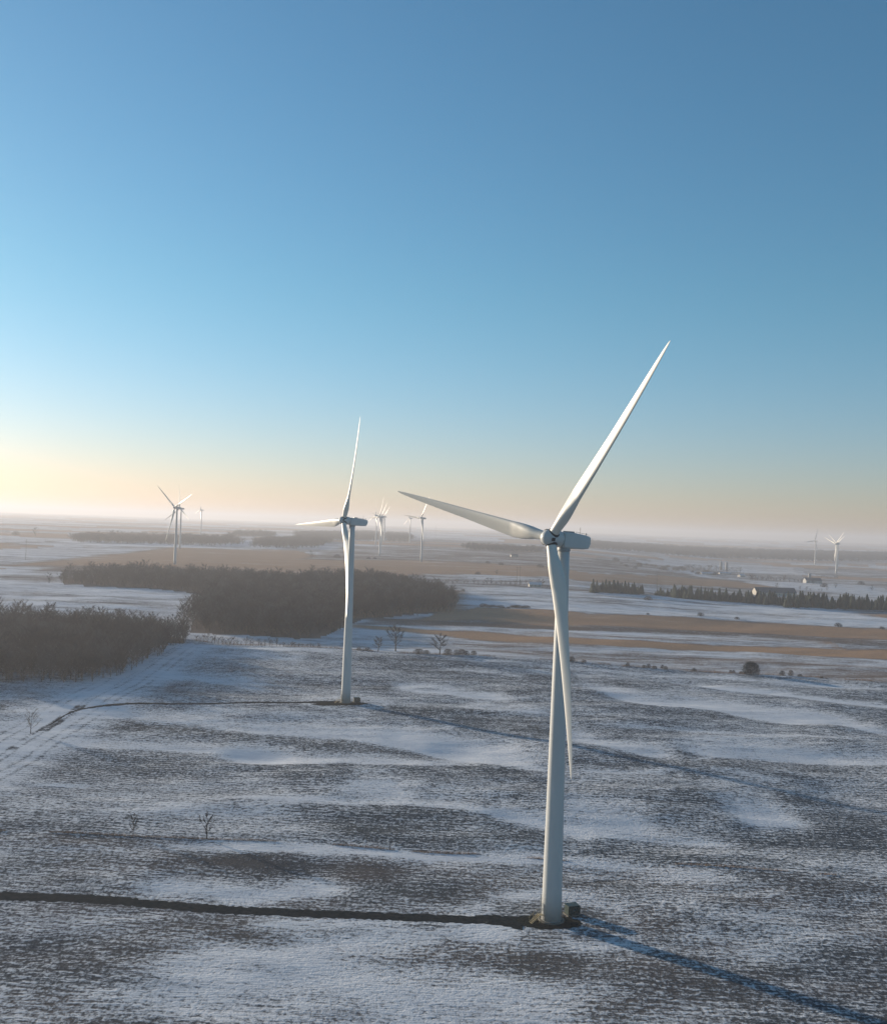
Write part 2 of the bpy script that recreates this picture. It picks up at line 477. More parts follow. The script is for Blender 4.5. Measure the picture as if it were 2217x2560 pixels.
# strips of far fields: (near edge, far edge, cover, tan, soft)
BANDS = [
    # pale smooth snow beyond the hedge
    (V([(385, 1291), (640, 1309), (880, 1327), (1150, 1338), (1500, 1363), (1792, 1382), (2000, 1400)]),
     V([(385, 1270), (640, 1262), (800, 1243), (930, 1232), (1150, 1236), (1500, 1240), (1792, 1268), (2000, 1280)]), .80, .35, 1),
    # snow and brown mixed strip (E)
    (V([(720, 1262), (800, 1266), (930, 1268), (1150, 1274), (1500, 1285), (1792, 1310), (2000, 1322)]),
     V([(720, 1250), (800, 1250), (930, 1243), (1150, 1245), (1500, 1268), (1792, 1298), (2000, 1310)]), .42, .28, .55),
    # lower tan strip (D)
    (Z2([(300, 1010), (700, 1050), (1100, 1090), (1500, 1110)]) + Z3([(0, 1128), (500, 1152), (1000, 1166), (1792, 1215), (2200, 1245)]),
     Z2([(300, 1000), (700, 1025), (1100, 1040), (1500, 1072)]) + Z3([(0, 1088), (400, 1108), (900, 1128), (1792, 1148), (2200, 1160)]), .18, 1.0, .45),
    # brown strip (F)
    (Z2([(700, 985), (900, 975), (1100, 968), (1500, 1000)]) + Z3([(0, 1004), (600, 1030), (1200, 1060), (1792, 1088), (2200, 1110)]),
     Z2([(700, 980), (900, 915), (1100, 895), (1500, 905)]) + Z3([(0, 938), (500, 952), (900, 985), (1400, 1008), (1792, 1022), (2200, 1040)]), .20, .85, .45),
    # white field in front of the spruce row (G)
    (Z2([(960, 930), (1100, 895), (1500, 905)]) + Z3([(0, 936), (500, 950), (900, 983), (1400, 1006), (1792, 1020), (2200, 1038)]),
     Z2([(960, 770), (1300, 765), (1500, 770)]) + Z3([(0, 808), (400, 826), (900, 862), (1400, 898), (1792, 914), (2200, 930)]), .86, .15, 1),
    # between spruce row and tan strip
    (Z2([(850, 770), (1300, 765), (1500, 770)]) + Z3([(0, 808), (400, 826), (900, 862), (1400, 898), (1792, 914), (2200, 930)]),
     Z2([(850, 700), (1100, 715), (1500, 712)]) + Z3([(0, 745), (400, 758), (800, 775), (1200, 790), (1792, 800), (2200, 815)]), .66, .25, .9),
    # long pinkish tan strip across the middle distance
    (Z1([(0, 640), (900, 642), (1792, 668)]) + Z2([(350, 690), (850, 694), (1500, 706)]) + Z3([(0, 742), (400, 756), (800, 772), (1250, 800)]),
     Z1([(0, 512), (900, 528), (1792, 545)]) + Z2([(200, 595), (700, 608), (1500, 640)]) + Z3([(0, 690), (400, 705), (800, 735), (1250, 765)]), .30, .80, .8),
    # snow line above it
    (Z1([(0, 512), (900, 528), (1792, 545)]),
     Z1([(0, 470), (900, 500), (1792, 522)]), .85, .1, 1),
    # blue grey fields behind the cluster
    (Z2([(0, 600), (700, 608), (1500, 640)]) + Z3([(0, 690), (400, 705), (800, 735)]),
     Z2([(0, 530), (700, 520), (1500, 560)]) + Z3([(0, 590), (400, 600), (800, 625)]), .52, .3, .8),
    # white field left between the two woods
    (V([(-300, 1275), (0, 1272), (385, 1276), (445, 1210)]),
     V([(-300, 1168), (0, 1170), (130, 1180), (300, 1188), (445, 1205)]), .84, .12, 1),
    (Z1([(-300, 735), (0, 722), (350, 750)]), Z1([(-300, 640), (0, 640), (900, 642)]), .55, .25, .9),
]
BANDS = [(sorted(a), sorted(b), c, t, s) for a, b, c, t, s in BANDS]

def field_attr(x, y):
    r = np.hypot(x, y)
    cover = np.full(x.shape, .57); tan = np.zeros(x.shape); soft = np.zeros(x.shape)
    cover += (fbm(x / 55.0, y / 18.0, 3, 71) - .5) * .35
    # left of the track: snowy rough ground
    dt, side = dist_poly(x, y, TRACK)
    yf = line_y(FENCE, x); yh = line_y(HEDGE, x)
    fore = sstep(-1, 1, yf - y)
    beyond = sstep(-3, 6, y - yh)
    # the grassy foreground field
    cover = cover * (1 - fore) + fore * (.54 + (fbm(x / 22.0, y / 9.0, 4, 81) - .5) * .5)
    tan = tan + fore * .12 * vnoise(x / 15, y / 8, 5)
    soft = soft + fore * .12
    # strips of fields far away
    ca = R_(-6)
    u = x * math.cos(ca) + y * math.sin(ca); v = -x * math.sin(ca) + y * math.cos(ca)
    iu = np.floor(u / 420 + .6 * hash2(np.floor(v / 230), v * 0, 5)); iv = np.floor(v / 230)
    hsh = hash2(iu, iv, 9); hs2 = hash2(iu, iv, 19)
    fc = np.where(hsh < .42, .70, np.where(hsh < .72, .36, .54)); ft = np.where((hsh >= .42) & (hsh < .72), .85, .25)
    fc = fc + (fbm(x / 160, y / 60, 3, 61) - .5) * .3
    cover = cover * (1 - beyond) + beyond * fc
    tan = tan * (1 - beyond) + beyond * ft
    soft = soft * (1 - beyond) + beyond * .85
    for lo, hi, c, t, s in BANDS:
        x0 = max(lo[0][0], hi[0][0]); x1 = min(lo[-1][0], hi[-1][0])
        m = (x > x0 - 10) & (x < x1 + 10)
        if not m.any(): continue
        xm, ym = x[m], y[m]
        a = line_y(lo, xm); b = line_y(hi, xm)
        fe = np.maximum(2.0, ym * .006)
        w_ = (fbm(xm / 60, ym / 40, 3, int(c * 100)) - .5) * fe * 4
        k = sstep(-fe, fe, ym - a + w_) * sstep(-fe, fe, b - ym + w_) * sstep(-10, 20, np.minimum(xm - x0, x1 - xm))
        cc = c * .88 + (fbm(xm / 90, ym / 22, 4, int(c * 100) + 7) - .5) * .55
        cover[m] = cover[m] * (1 - k) + cc * k
        tan[m] = tan[m] * (1 - k) + t * k
        soft[m] = soft[m] * (1 - k) + s * k
    c, h = drift_sum(x, y)
    cover = cover + c * np.where(beyond > .5, .3, .66)
    for W_ in (WOOD_A, WOOD_B):
        cover = np.where(in_poly(x, y, W_), -.1, cover)
    soft = np.clip(soft + np.clip(c, 0, 1) * .55 * (1 - beyond), 0, 1)
    # snow covered verge along the track, wheel ruts and rough snowy ground to its left
    near_tr = (y < 620) & (y > 100)
    ng = sstep(30, 6, dt) * near_tr
    cover = np.where(near_tr & (side < 0), np.maximum(cover, .62 + (fbm(x / 9, y / 9, 3, 44) - .5) * .5), cover)
    cover = cover + ng * .36
    rut = np.exp(-((dt - 1.3) / .55) ** 2) * near_tr
    patch = sstep(.50, .62, vnoise(x / 6, y / 6, 23)) * sstep(3.2, 1.5, dt) * near_tr * (y < 430)
    cover = cover - rut * .35 - patch * .45 - np.exp(-((dt - 7.5) / .8) ** 2) * near_tr * .3 - np.exp(-((dt - 12) / .8) ** 2) * near_tr * .25
    soft = np.clip(soft + ng * .5, 0, 1)
    # snow bank edges of the two pads
    for tb in (TB1, TB2):
        q = np.hypot((x - tb[0]) / 1.2, y - tb[1])
        cover = cover + .2 * np.exp(-((q - 14) / 3) ** 2)
    return np.stack([np.clip(cover, -.3, 1.3), np.clip(tan, 0, 1), np.clip(soft, 0, 1)], -1)

def build_ground():
    # radial sheet: fine in the direction of the photograph, coarse behind
    az = np.concatenate([np.linspace(-180, -62, 30), np.linspace(-60, -28, 90), np.linspace(-27.9, 27.9, 820), np.linspace(28, 60, 90), np.linspace(62, 178, 30)])
    rr = []
    px = 1900.0
    r = 40.0
    while r < 22000:
        rr.append(r)
        r += max(r * r / (82.0 * 1000) * 1.15, r * .002)  # about one picture row each
        if r > 4000: r += 40
    rr = np.array(rr)
    A, Rr = np.meshgrid(np.radians(az), rr)
    X = Rr * np.sin(A); Y = Rr * np.cos(A)
    x = X.ravel(); y = Y.ravel()
    z = base_z(x, y) + relief(x, y)[1]
    na, nr = len(az), len(rr)
    vs = np.stack([x, y, z], -1)
    vs = np.vstack([vs, [[0, 0, 0]]])
    i = np.arange(nr - 1)[:, None]; j = np.arange(na)[None, :]; j2 = (j + 1) % na
    q = np.stack([i * na + j, i * na + j2, (i + 1) * na + j2, (i + 1) * na + j], -1).reshape(-1, 4)
    q = q[:, ::-1]
    ctr = len(vs) - 1
    jj = np.arange(na)
    tri = np.stack([np.full(na, ctr), (jj + 1) % na, jj], -1)
    me = bpy.data.meshes.new("ground")
    me.vertices.add(len(vs)); me.vertices.foreach_set("co", vs.ravel().astype(np.float32))
    nl = q.size + tri.size
    me.loops.add(nl); me.loops.foreach_set("vertex_index", np.concatenate([q.ravel(), tri.ravel()]).astype(np.int32))
    npoly = len(q) + len(tri)
    me.polygons.add(npoly)
    ls = np.concatenate([np.arange(len(q)) * 4, len(q) * 4 + np.arange(len(tri)) * 3])
    me.polygons.foreach_set("loop_start", ls.astype(np.int32))
    me.polygons.foreach_set("use_smooth", np.ones(npoly, bool))
    me.update(calc_edges=True); me.validate()
    fa = field_attr(x, y)
    fa = np.vstack([fa, [[.5, 0, 0]]])
    ca = me.attributes.new("field", 'FLOAT_COLOR', 'POINT')
    ca.data.foreach_set("color", np.hstack([fa, np.ones((len(fa), 1))]).ravel().astype(np.float32))
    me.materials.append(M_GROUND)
    o = bpy.data.objects.new("ground", me); COL.objects.link(o)
    tag(o, kind="structure")
    nz = me.polygons[10].normal.z
    if nz < 0: me.flip_normals()
    print("ground verts", len(vs))
build_ground()

# roads and pads laid on the ground
def ribbon(name, pl, widths, mat, lift=.10, step=2.0, ragged=.25):
    pts = []; ws = []
    for k in range(len(pl) - 1):
        (ax, ay), (bx, by) = pl[k], pl[k + 1]
        n = max(1, int(math.hypot(bx - ax, by - ay) / step))
        for i in range(n):
            t = i / n
            pts.append((ax + (bx - ax) * t, ay + (by - ay) * t)); ws.append(widths[k] * (1 - t) + widths[k + 1] * t)
    pts.append(pl[-1]); ws.append(widths[-1])
    v = []; f = []
    NW = 6
    P = np.array(pts)
    T = np.gradient(P, axis=0); T /= np.linalg.norm(T, axis=1)[:, None]
    for i, (p, t, w) in enumerate(zip(P, T, ws)):
        nx, ny = -t[1], t[0]
        ra = rnd.uniform(-ragged, ragged); rb = rnd.uniform(-ragged, ragged)
        for k in range(NW + 1):
            s_ = -1 + 2 * k / NW
            d = s_ * w / 2 + (ra if k == 0 else rb if k == NW else 0)
            x, y = p[0] + nx * d, p[1] + ny * d
            v.append((x, y, gz(x, y) + lift * (1.0 if 0 < k < NW else -.3)))
    for i in range(len(P) - 1):
        for k in range(NW):
            a = i * (NW + 1) + k
            f.append((a, a + 1, a + NW + 2, a + NW + 1))
    o = mesh_obj(name, v, f, mat, None, True)
    tag(o, kind="structure")
    return o

ribbon("access_road", Z7([(-1500, 440), (-700, 478), (0, 530), (300, 549), (600, 560), (1000, 575), (1400, 590), (1700, 610)]) + Z8([(250, 722), (400, 738), (500, 745)]),
       [4.6, 4.6, 4.6, 4.5, 4.3, 4.2, 4.2, 4.4, 5, 6, 8], M_ROAD, .05, .8, .5)
ribbon("farm_lane", V([(100, 1462), (130, 1445), (160, 1433), (200, 1428), (260, 1425), (350, 1424), (450, 1422), (560, 1420), (650, 1419), (690, 1420)]),
       [.5, 1.0, 1.7, 2.4, 2.8, 2.8, 3.0, 3.4, 5, 8], M_ROAD, .06, 1.5, .5)

def pad(name, c, pts, lift=.06):
    q_ = []
    for k in range(len(pts)):
        a_, b_ = pts[k], pts[(k + 1) % len(pts)]
        q_ += [(a_[0] + (b_[0] - a_[0]) * t / 8, a_[1] + (b_[1] - a_[1]) * t / 8) for t in range(8)]
    pts = q_
    n = 96; v = [(c[0], c[1], gz(*c) + lift)]; f = []
    rings = 4
    ang = [math.atan2(p[1] - c[1], p[0] - c[0]) for p in pts]; rad = [math.hypot(p[0] - c[0], p[1] - c[1]) for p in pts]
    order = sorted(range(len(pts)), key=lambda i: ang[i]); ang = [ang[i] for i in order]; rad = [rad[i] for i in order]
    for i in range(n):
        a = -math.pi + 2 * math.pi * i / n
        rr_ = np.interp(a, [ang[-1] - 2 * math.pi] + ang + [ang[0] + 2 * math.pi], [rad[-1]] + rad + [rad[0]])
        rr_ *= 1 + rnd.uniform(-.05, .05)
        for k in range(1, rings + 1):
            x = c[0] + math.cos(a) * rr_ * k / rings; y = c[1] + math.sin(a) * rr_ * k / rings
            v.append((x, y, gz(x, y) + (lift if k < rings else -.05)))
    for i in range(n):
        j = (i + 1) % n
        f.append((0, 1 + i * rings, 1 + j * rings))
        for k in range(rings - 1):
            a = 1 + i * rings + k; b = 1 + j * rings + k
            f.append((a, a + 1, b + 1, b))
    o = mesh_obj(name, v, f, M_GRAVEL, None, True)
    tag(o, kind="structure")
pad("gravel_pad", TB1, Z8([(390, 735), (450, 705), (600, 688), (740, 700), (830, 720), (885, 745), (870, 775), (760, 790), (620, 795), (520, 780), (440, 758)]))
pad("gravel_pad", TB2, Z5([(60, 390), (150, 378), (280, 370), (400, 378), (460, 388), (380, 398), (280, 400), (150, 402)]))

# ------------------------------------------------------------------ wind turbines
R_ROT = 48.7
def build_blade():
    """blade along +Z, chord along X (leading edge +X), rotor axis +Y (upwind)"""
    st = [(1.25, 2.05, 1.0), (2.6, 2.05, 1.0), (4.0, 2.3, .86), (6.0, 3.0, .60), (8.5, 3.55, .42), (11, 3.72, .34), (15, 3.5, .29), (20, 3.2, .25),
          (26, 2.75, .22), (32, 2.3, .20), (38, 1.75, .19), (43, 1.22, .18), (46, .82, .18), (47.8, .46, .18), (48.5, .22, .2), (48.72, .06, .2)]
    tw = lambda r: math.radians(np.interp(r, [0, 4, 9, 15, 25, 35, 49], [17, 16, 14, 11, 8, 5, 3]))
    secs = []; n = 28
    rs = np.concatenate([np.linspace(1.25, 12, 16), np.linspace(13.5, 46, 22), [47, 47.8, 48.3, 48.6, 48.72]])
    for r in rs:
        c = np.interp(r, [s[0] for s in st], [s[1] for s in st]) * (1 - .17 * min(1, max(0, r - 6) / 20))
        th = np.interp(r, [s[0] for s in st], [s[2] for s in st])
        circ = float(np.clip((th - .34) / .66, 0, 1)) ** .7
        yo = math.tan(R_(2.4)) * r + 3.3 * (r / R_ROT) ** 1.8
        loop = []
        for i in range(n):
            a = 2 * math.pi * i / n
            u = (1 + math.cos(a)) / 2              # 1 = leading edge, 0 = trailing edge
            t = 5 * th * (.2969 * math.sqrt(max(1 - u, 0)) - .126 * (1 - u) - .3516 * (1 - u) ** 2 + .2843 * (1 - u) ** 3 - .1015 * (1 - u) ** 4)
            xa = (u - .68) * c; ya = (t if a < math.pi else -t * .8) * c
            xc = .5 * c * math.cos(a); yc = .5 * c * math.sin(a)
            x = xa * (1 - circ) + xc * circ; y = -(ya * (1 - circ)) - yc * circ
            ca, sa = math.cos(tw(r)), math.sin(tw(r))
            loop.append((-(x * ca - y * sa), x * sa + y * ca + yo, r))
        secs.append(loop[::-1])
    return rows_loft(secs)

def build_spinner():
    # revolved about +Y, nacelle side at y=-2.75, nose at +2.2 from the blade axis
    prof = [(1.55, -2.65), (1.70, -2.5), (1.74, -1.2), (1.76, 0), (1.72, .7), (1.55, 1.25), (1.25, 1.68), (.85, 2.0), (.42, 2.17), (.03, 2.22)]
    m = MB(); m.lathe(prof, 40)
    m.v = [(x, z, -y) for x, y, z in m.v]
    return m

MESH = {}
def part(key, name, parent, mat, builder, mtx, smooth=True, label=None):
    if key not in MESH:
        r = builder()
        v, f = (r.v, r.f) if isinstance(r, MB) else r
        me = bpy.data.meshes.new(name); me.from_pydata([tuple(p) for p in v], [], f); me.update()
        me.materials.append(mat)
        if smooth: me.polygons.foreach_set("use_smooth", [True] * len(me.polygons))
        MESH[key] = me
        if smooth == 'auto': me.set_sharp_from_angle(angle=R_(35))
    o = bpy.data.objects.new(name, MESH[key]); COL.objects.link(o)
    o.parent = parent; o.matrix_local = mtx
    if label: o["label"] = label
    return o

def tower_mb():
    m = MB()
    rad = lambda z: 2.12 - (2.12 - 1.2) * (z / 78.0)
    m.lathe([(2.15, 0), (2.15, .34)], 64, False)
    m.lathe([(rad(z), z) for z in np.linspace(.3, 78, 14)], 64)
    for k in range(1, 4):
        z = 78.0 * k / 4
        m.lathe([(rad(z) + .025, z - .09), (rad(z) + .025, z + .09)], 64, False)
    return m

def nacelle_mb():
    # cross sections along the axis (y), x half width, z bottom/top; rounded box
    st = [(1.35, 1.25, -1.35, 1.15), (1.30, 1.50, -1.65, 1.40), (.9, 1.62, -1.80, 1.52), (-2, 1.68, -1.84, 1.52), (-4.8, 1.62, -1.74, 1.34), (-6.2, 1.48, -1.55, 1.16), (-6.75, 1.30, -.75, .98), (-6.95, 1.0, -.25, .75)]
    secs = []
    for y, hw, zb, zt in st:
        loop = []; n = 32; cz = (zb + zt) / 2; hh = (zt - zb) / 2
        for i in range(n):
            a = 2 * math.pi * i / n
            c, s_ = math.cos(a), math.sin(a); e = .24
            loop.append((hw * math.copysign(abs(c) ** e, c), y, cz + hh * math.copysign(abs(s_) ** e, s_)))
        secs.append(loop)
    v, f = rows_loft(secs)
    m = MB(); m.add(v, [tuple(reversed(q)) for q in f]); return m

def turbine(base, yaw, tilt, phi, label, group, detail=True, scale=1.0, cat="wind turbine"):
    z0 = gz(*base)
    root = empty("wind_turbine", (base[0], base[1], z0))
    root.scale = (scale,) * 3
    tag(root, label, cat, group)
    I = Matrix.Identity(4)
    tw = part("tower", "tower", root, M_WHITE, tower_mb, I, True)
    # nacelle frame
    n = Vector((-math.cos(yaw) * math.cos(tilt), -math.sin(yaw) * math.cos(tilt), math.sin(tilt)))
    t = Vector((math.sin(yaw), -math.cos(yaw), 0))       # horizontal, towards the camera's right
    u = n.cross(t) * -1
    if u.z < 0: u = -u
    # right handed frame: X, Y=n, Z=u
    X = n.cross(u)
    FR = Matrix(((X.x, n.x, u.x, 0), (X.y, n.y, u.y, 0), (X.z, n.z, u.z, 79.9), (0, 0, 0, 1)))
    nac = part("nacelle", "nacelle", root, M_WHITE, nacelle_mb, FR, 'auto')
    hubm = FR @ Matrix.Translation((0, 4.15, 0))
    sp = part("spinner", "spinner", root, M_WHITE, build_spinner, hubm, 'auto')
    part("shaft", "shaft_cover", root, M_DARK, lambda: (lambda m: (m.lathe([(1.25, 0), (1.25, 1.6)], 24), setattr(m, 'v', [(x, z, -y) for x, y, z in m.v]), m)[2])(MB()), FR @ Matrix.Translation((0, .9, 0)))
    rots = []
    for k in range(3):
        a = phi + k * 2 * math.pi / 3
        d = t * math.cos(a) + u * math.sin(a)              # blade direction in the world
        lx = X.dot(d); lz = u.dot(d)
        ang = math.atan2(lx, lz)                           # rotation about Y taking Z to d
        rm = Matrix.Rotation(ang, 4, 'Y')
        rots.append(rm)
        bl = part("blade", "blade", root, M_BLADE, build_blade, hubm @ rm)
        if detail:
            # dark sealing ring where the root enters the spinner
            part("root_ring", "root_seal", bl, M_DARK, lambda: MB().lathe([(1.02, 1.15), (1.22, 1.2), (1.24, 1.62), (1.10, 1.74), (1.03, 1.76)], 32), I)
    if detail:
        for k in range(3):
            # service openings between the roots on the flank of the spinner
            part("hatch", "hatch", sp, M_DARK, lambda: MB().box(-.34, -.30, 1.60, .34, .52, 1.79), Matrix.Rotation(R_(60), 4, 'Y') @ rots[k] @ Matrix.Translation((0, .55, 0)), False)
        part("cooler", "cooler", nac, M_GREY, lambda: MB().box(-.95, -2.0, 1.5, .95, -.45, 1.82), I, False)
        part("mast", "weather_mast", nac, M_GREY, lambda: MB().tube((.5, -5.2, 1.2), (.5, -5.2, 3.0), .07, .05).tube((.3, -5.2, 2.6), (.8, -5.2, 2.6), .04).box(.38, -5.35, 1.2, .62, -5.05, 1.42), I, False)
        part("lamp", "warning_light", nac, M_GREY, lambda: MB().tube((-.5, -6.0, 1.0), (-.5, -6.0, 1.8), .12, .10, 8), I, False)
        def rail():
            m = MB()
            for s_ in (-1.1, 1.1):
                m.tube((s_, -2.3, 1.78), (s_, -5.9, 1.52), .03)
                for i in range(5): m.tube((s_, -2.3 - i * .9, 1.35 - i * .03), (s_, -2.3 - i * .9, 1.78 - i * .065), .025)
            return m
        part("rail", "handrail", nac, M_GREY, rail, I, False)
        part("seam", "yaw_collar", root, M_GREY, lambda: MB().lathe([(1.32, 77.4), (1.36, 77.5), (1.36, 78.3), (1.3, 78.35)], 40), I)
        part("found", "foundation", root, M_CONC, lambda: MB().lathe([(2.75, -.4), (2.75, .22), (2.68, .28), (2.2, .30)], 48), I)
        da = R_(205)
        dm = Matrix.Rotation(da, 4, 'Z')
        def door():
            m = MB(); sec = []
            for zz in (1.6, 3.75):
                for i in range(6):
                    a = R_(-11 + 22 * i / 5); sec.append((2.19 * math.cos(a), 2.19 * math.sin(a), zz))
            m.add(sec, [(i, i + 1, i + 7, i + 6) for i in range(5)]); m.box(2.16, -.06, 2.5, 2.26, .02, 2.8)
            return m
        dr = part("door", "door", tw, M_GREY, door, dm, False)
        def stairs():
            m = MB()
            m.box(2.25, -.6, 1.45, 3.2, .6, 1.52)
            for i in range(7): m.box(3.2 + i * .26, -.45, 1.32 - i * .2, 3.44 + i * .26, .45, 1.36 - i * .2)
            for s_ in (-.56, .56):
                m.tube((3.2, s_, 1.5), (5.0, s_, .1), .05); m.tube((3.2, s_, 2.5), (5.0, s_, 1.1), .03)
                m.tube((2.3, s_, 2.5), (3.2, s_, 2.5), .03)
                for q in (0, .5, 1): m.tube((3.2 + 1.8 * q, s_, 1.5 - 1.4 * q), (3.2 + 1.8 * q, s_, 2.5 - 1.4 * q), .025)
                m.tube((3.15, s_, 0), (3.15, s_, 1.5), .05)
            return m
        part("stairs", "steps", root, M_YELL, stairs, dm, False)
        part("pipe", "cable_pipe", root, M_GREY, lambda: MB().tube((2.28, .0, 0), (2.28, 0, 5.2), .09, .09, 8), Matrix.Rotation(R_(172), 4, 'Z'), True)
    return root

def transformer(loc, rz, label):
    t = empty("transformer_cabinet", (loc[0], loc[1], gz(*loc) + .1), rz)
    tag(t, label, "transformer", "transformer cabinets beside turbine towers")
    MB().box(-1.5, -1.2, 0, 1.5, 1.2, .25).build("plinth", M_CONC, t)
    b = MB().box(-1.25, -.95, .25, 1.25, .95, 2.05).build("cabinet", M_GREEN, t)
    MB().box(-1.35, -1.05, 2.05, 1.35, 1.05, 2.17).build("lid", M_GREEN, t)
    m = MB()
    for i in range(9): m.box(1.25, -.8 + i * .2, .5, 1.62, -.74 + i * .2, 1.85)
    m.build("cooling_fins", M_GREEN, t)
    for s_ in (-1, 1):
        d = MB().box(min(s_ * .02, s_ * 1.15), -1.0, .35, max(s_ * .02, s_ * 1.15), -.953, 1.95).build("door", M_GREEN, t)
        MB().box(s_ * .12 - .04, -1.06, 1.0, s_ * .12 + .04, -1.002, 1.35).build("handle", M_GREY, d)
    return t

turbine(TB1, R_(38.98), R_(3.3), R_(48.8), "nearest white wind turbine, in the right foreground on a dark gravel pad", "white wind turbines")
turbine(TB2, R_(27), R_(3.5), R_(63.7), "second nearest white wind turbine, standing in the field in front of the wood", "white wind turbines")
transformer((TB1[0] + 4.7, TB1[1] + 3.2), R_(20), "dark green transformer cabinet beside the nearest turbine tower on the gravel pad")
transformer((TB2[0] + 4.6, TB2[1] + 1.5), R_(12), "small dark transformer cabinet beside the second turbine's tower in the snowy field")

def far_turbine(px, py_hub, h_px, yaw, phi, label):
    """px of the hub, tower height in photo pixels"""
    D = 80 * F_PX / h_px
    # ground point along that bearing
    d = FW * F_PX + RTV * (px - CX) - UPV * (py_hub + h_px - CY)
    d = d / math.hypot(d[0], d[1])
    x, y = d[0] * D, d[1] * D
    zb = gz(x, y)
    return turbine((x, y), yaw, R_(4), phi, label, "white wind turbines", False)
def yw(px, off): return off - math.atan((px - CX) / F_PX)       # rotor yaw relative to the line of sight
far_turbine(437, 1271, 137, yw(437, R_(35)), R_(22), "nearer turbine of the pair left of the big wood, blades spread wide")
far_turbine(449, 1275, 98, yw(449, R_(34)), R_(-28), "turbine half hidden just right behind the nearer one left of the wood")
far_turbine(502, 1273, 60, yw(502, R_(15)), R_(75), "faint tiny turbine on the misty skyline, alone right of the far left pair")
far_turbine(949, 1290, 95, yw(949, R_(28)), R_(63), "nearest turbine of the distant cluster behind the second turbine's nacelle")
far_turbine(954, 1289, 70, yw(954, R_(32)), R_(50), "turbine mostly hidden behind the nearest one of the distant cluster")
far_turbine(960, 1291, 63, yw(960, R_(34)), R_(42), "rightmost turbine of the distant cluster beside the second turbine")
far_turbine(939, 1292, 72, yw(939, R_(20)), R_(82), "leftmost turbine of the distant cluster beside the second turbine")
far_turbine(1024, 1294, 61, yw(1024, R_(15)), R_(88), "faint small turbine between the cluster and the turbine under the big blade")
far_turbine(1053, 1293, 109, yw(1053, R_(36)), R_(55), "distant turbine standing alone just below the long left blade of the nearest turbine")
far_turbine(2037, 1355, 56, yw(2037, R_(-38)), R_(-8), "left one of the far turbines near the right edge, faint in the haze")
far_turbine(2090, 1360, 69, yw(2090, R_(36)), R_(40), "nearer one of the two overlapping far turbines near the right edge")
far_turbine(2093, 1361, 60, yw(2093, R_(34)), R_(28), "farther one of the two overlapping far turbines near the right edge")

# ------------------------------------------------------------------ trees
def tri_strip(m, a, b, r, up):
    """thin three sided twig"""
    d = (b - a)
    u = d.cross(up)
    if u.length < 1e-4: u = Vector((1, 0, 0))
    u = u.normalized() * r; w = d.cross(u).normalized() * r
    k = len(m.v)
    m.v += [tuple(a + u), tuple(a - u * .5 + w * .87), tuple(a - u * .5 - w * .87), tuple(b)]
    m.f += [(k, k + 1, k + 3), (k + 1, k + 2, k + 3), (k + 2, k, k + 3)]

def bare_tree(seed, H, spread, n_limb, n_sub, n_twig, steep, r0, twig_r, low=.25):
    """returns trunk MB and crown MB"""
    g = random.Random(seed)
    tr, cr = MB(), MB()
    pts = [Vector((0, 0, 0))]
    lean = Vector((g.uniform(-.05, .05), g.uniform(-.05, .05), 0))
    nz = 6
    for i in range(1, nz + 1):
        t = i / nz
        pts.append(Vector((lean.x * H * t + g.uniform(-.1, .1) * t, lean.y * H * t + g.uniform(-.1, .1) * t, H * .8 * t)))
    for i in range(nz):
        tr.tube(pts[i], pts[i + 1], r0 * (1 - .93 * i / nz), r0 * (1 - .93 * (i + 1) / nz), 6)
    def at(t):
        q = t * nz; i = min(int(q), nz - 1); return pts[i].lerp(pts[i + 1], q - i)
    for l in range(n_limb):
        t = low + (1 - low) * (l + g.random()) / n_limb
        a = l * 2.4 + g.uniform(-.5, .5)
        p = at(t)
        L_ = spread * (1.15 - .65 * t) * g.uniform(.75, 1.15)
        rise = steep * L_ * g.uniform(.8, 1.3)
        mid = p + Vector((math.cos(a) * L_ * .5, math.sin(a) * L_ * .5, rise * .38))
        end = p + Vector((math.cos(a) * L_, math.sin(a) * L_, rise))
        if end.z > H: end.z = H * g.uniform(.93, 1.0)
        rr_ = r0 * .42 * (1.1 - t)
        tr.tube(p, mid, rr_, rr_ * .6, 4); tr.tube(mid, end, rr_ * .6, rr_ * .15, 4)
        for s_ in range(n_sub):
            q = g.uniform(.2, 1)
            b = (p.lerp(mid, q * 2) if q < .5 else mid.lerp(end, q * 2 - 1))
            aa = a + g.uniform(-1.3, 1.3); ln = L_ * g.uniform(.3, .55)
            e = b + Vector((math.cos(aa) * ln, math.sin(aa) * ln, ln * g.uniform(.3, 1.3) * steep))
            if e.z > H * 1.03: e.z = H * 1.03
            tri_strip(cr, b, e, twig_r * 2.0, Vector((0, 0, 1)))
            for w in range(n_twig):
                q2 = g.uniform(.15, 1); c = b.lerp(e, q2)
                a3 = g.uniform(0, 6.28); l3 = g.uniform(.08, .17) * H * .7
                e3 = c + Vector((math.cos(a3) * l3 * .7, math.sin(a3) * l3 * .7, l3 * g.uniform(-.1, 1)))
                tri_strip(cr, c, e3, twig_r, Vector((.3, .2, 1)))
    return tr, cr

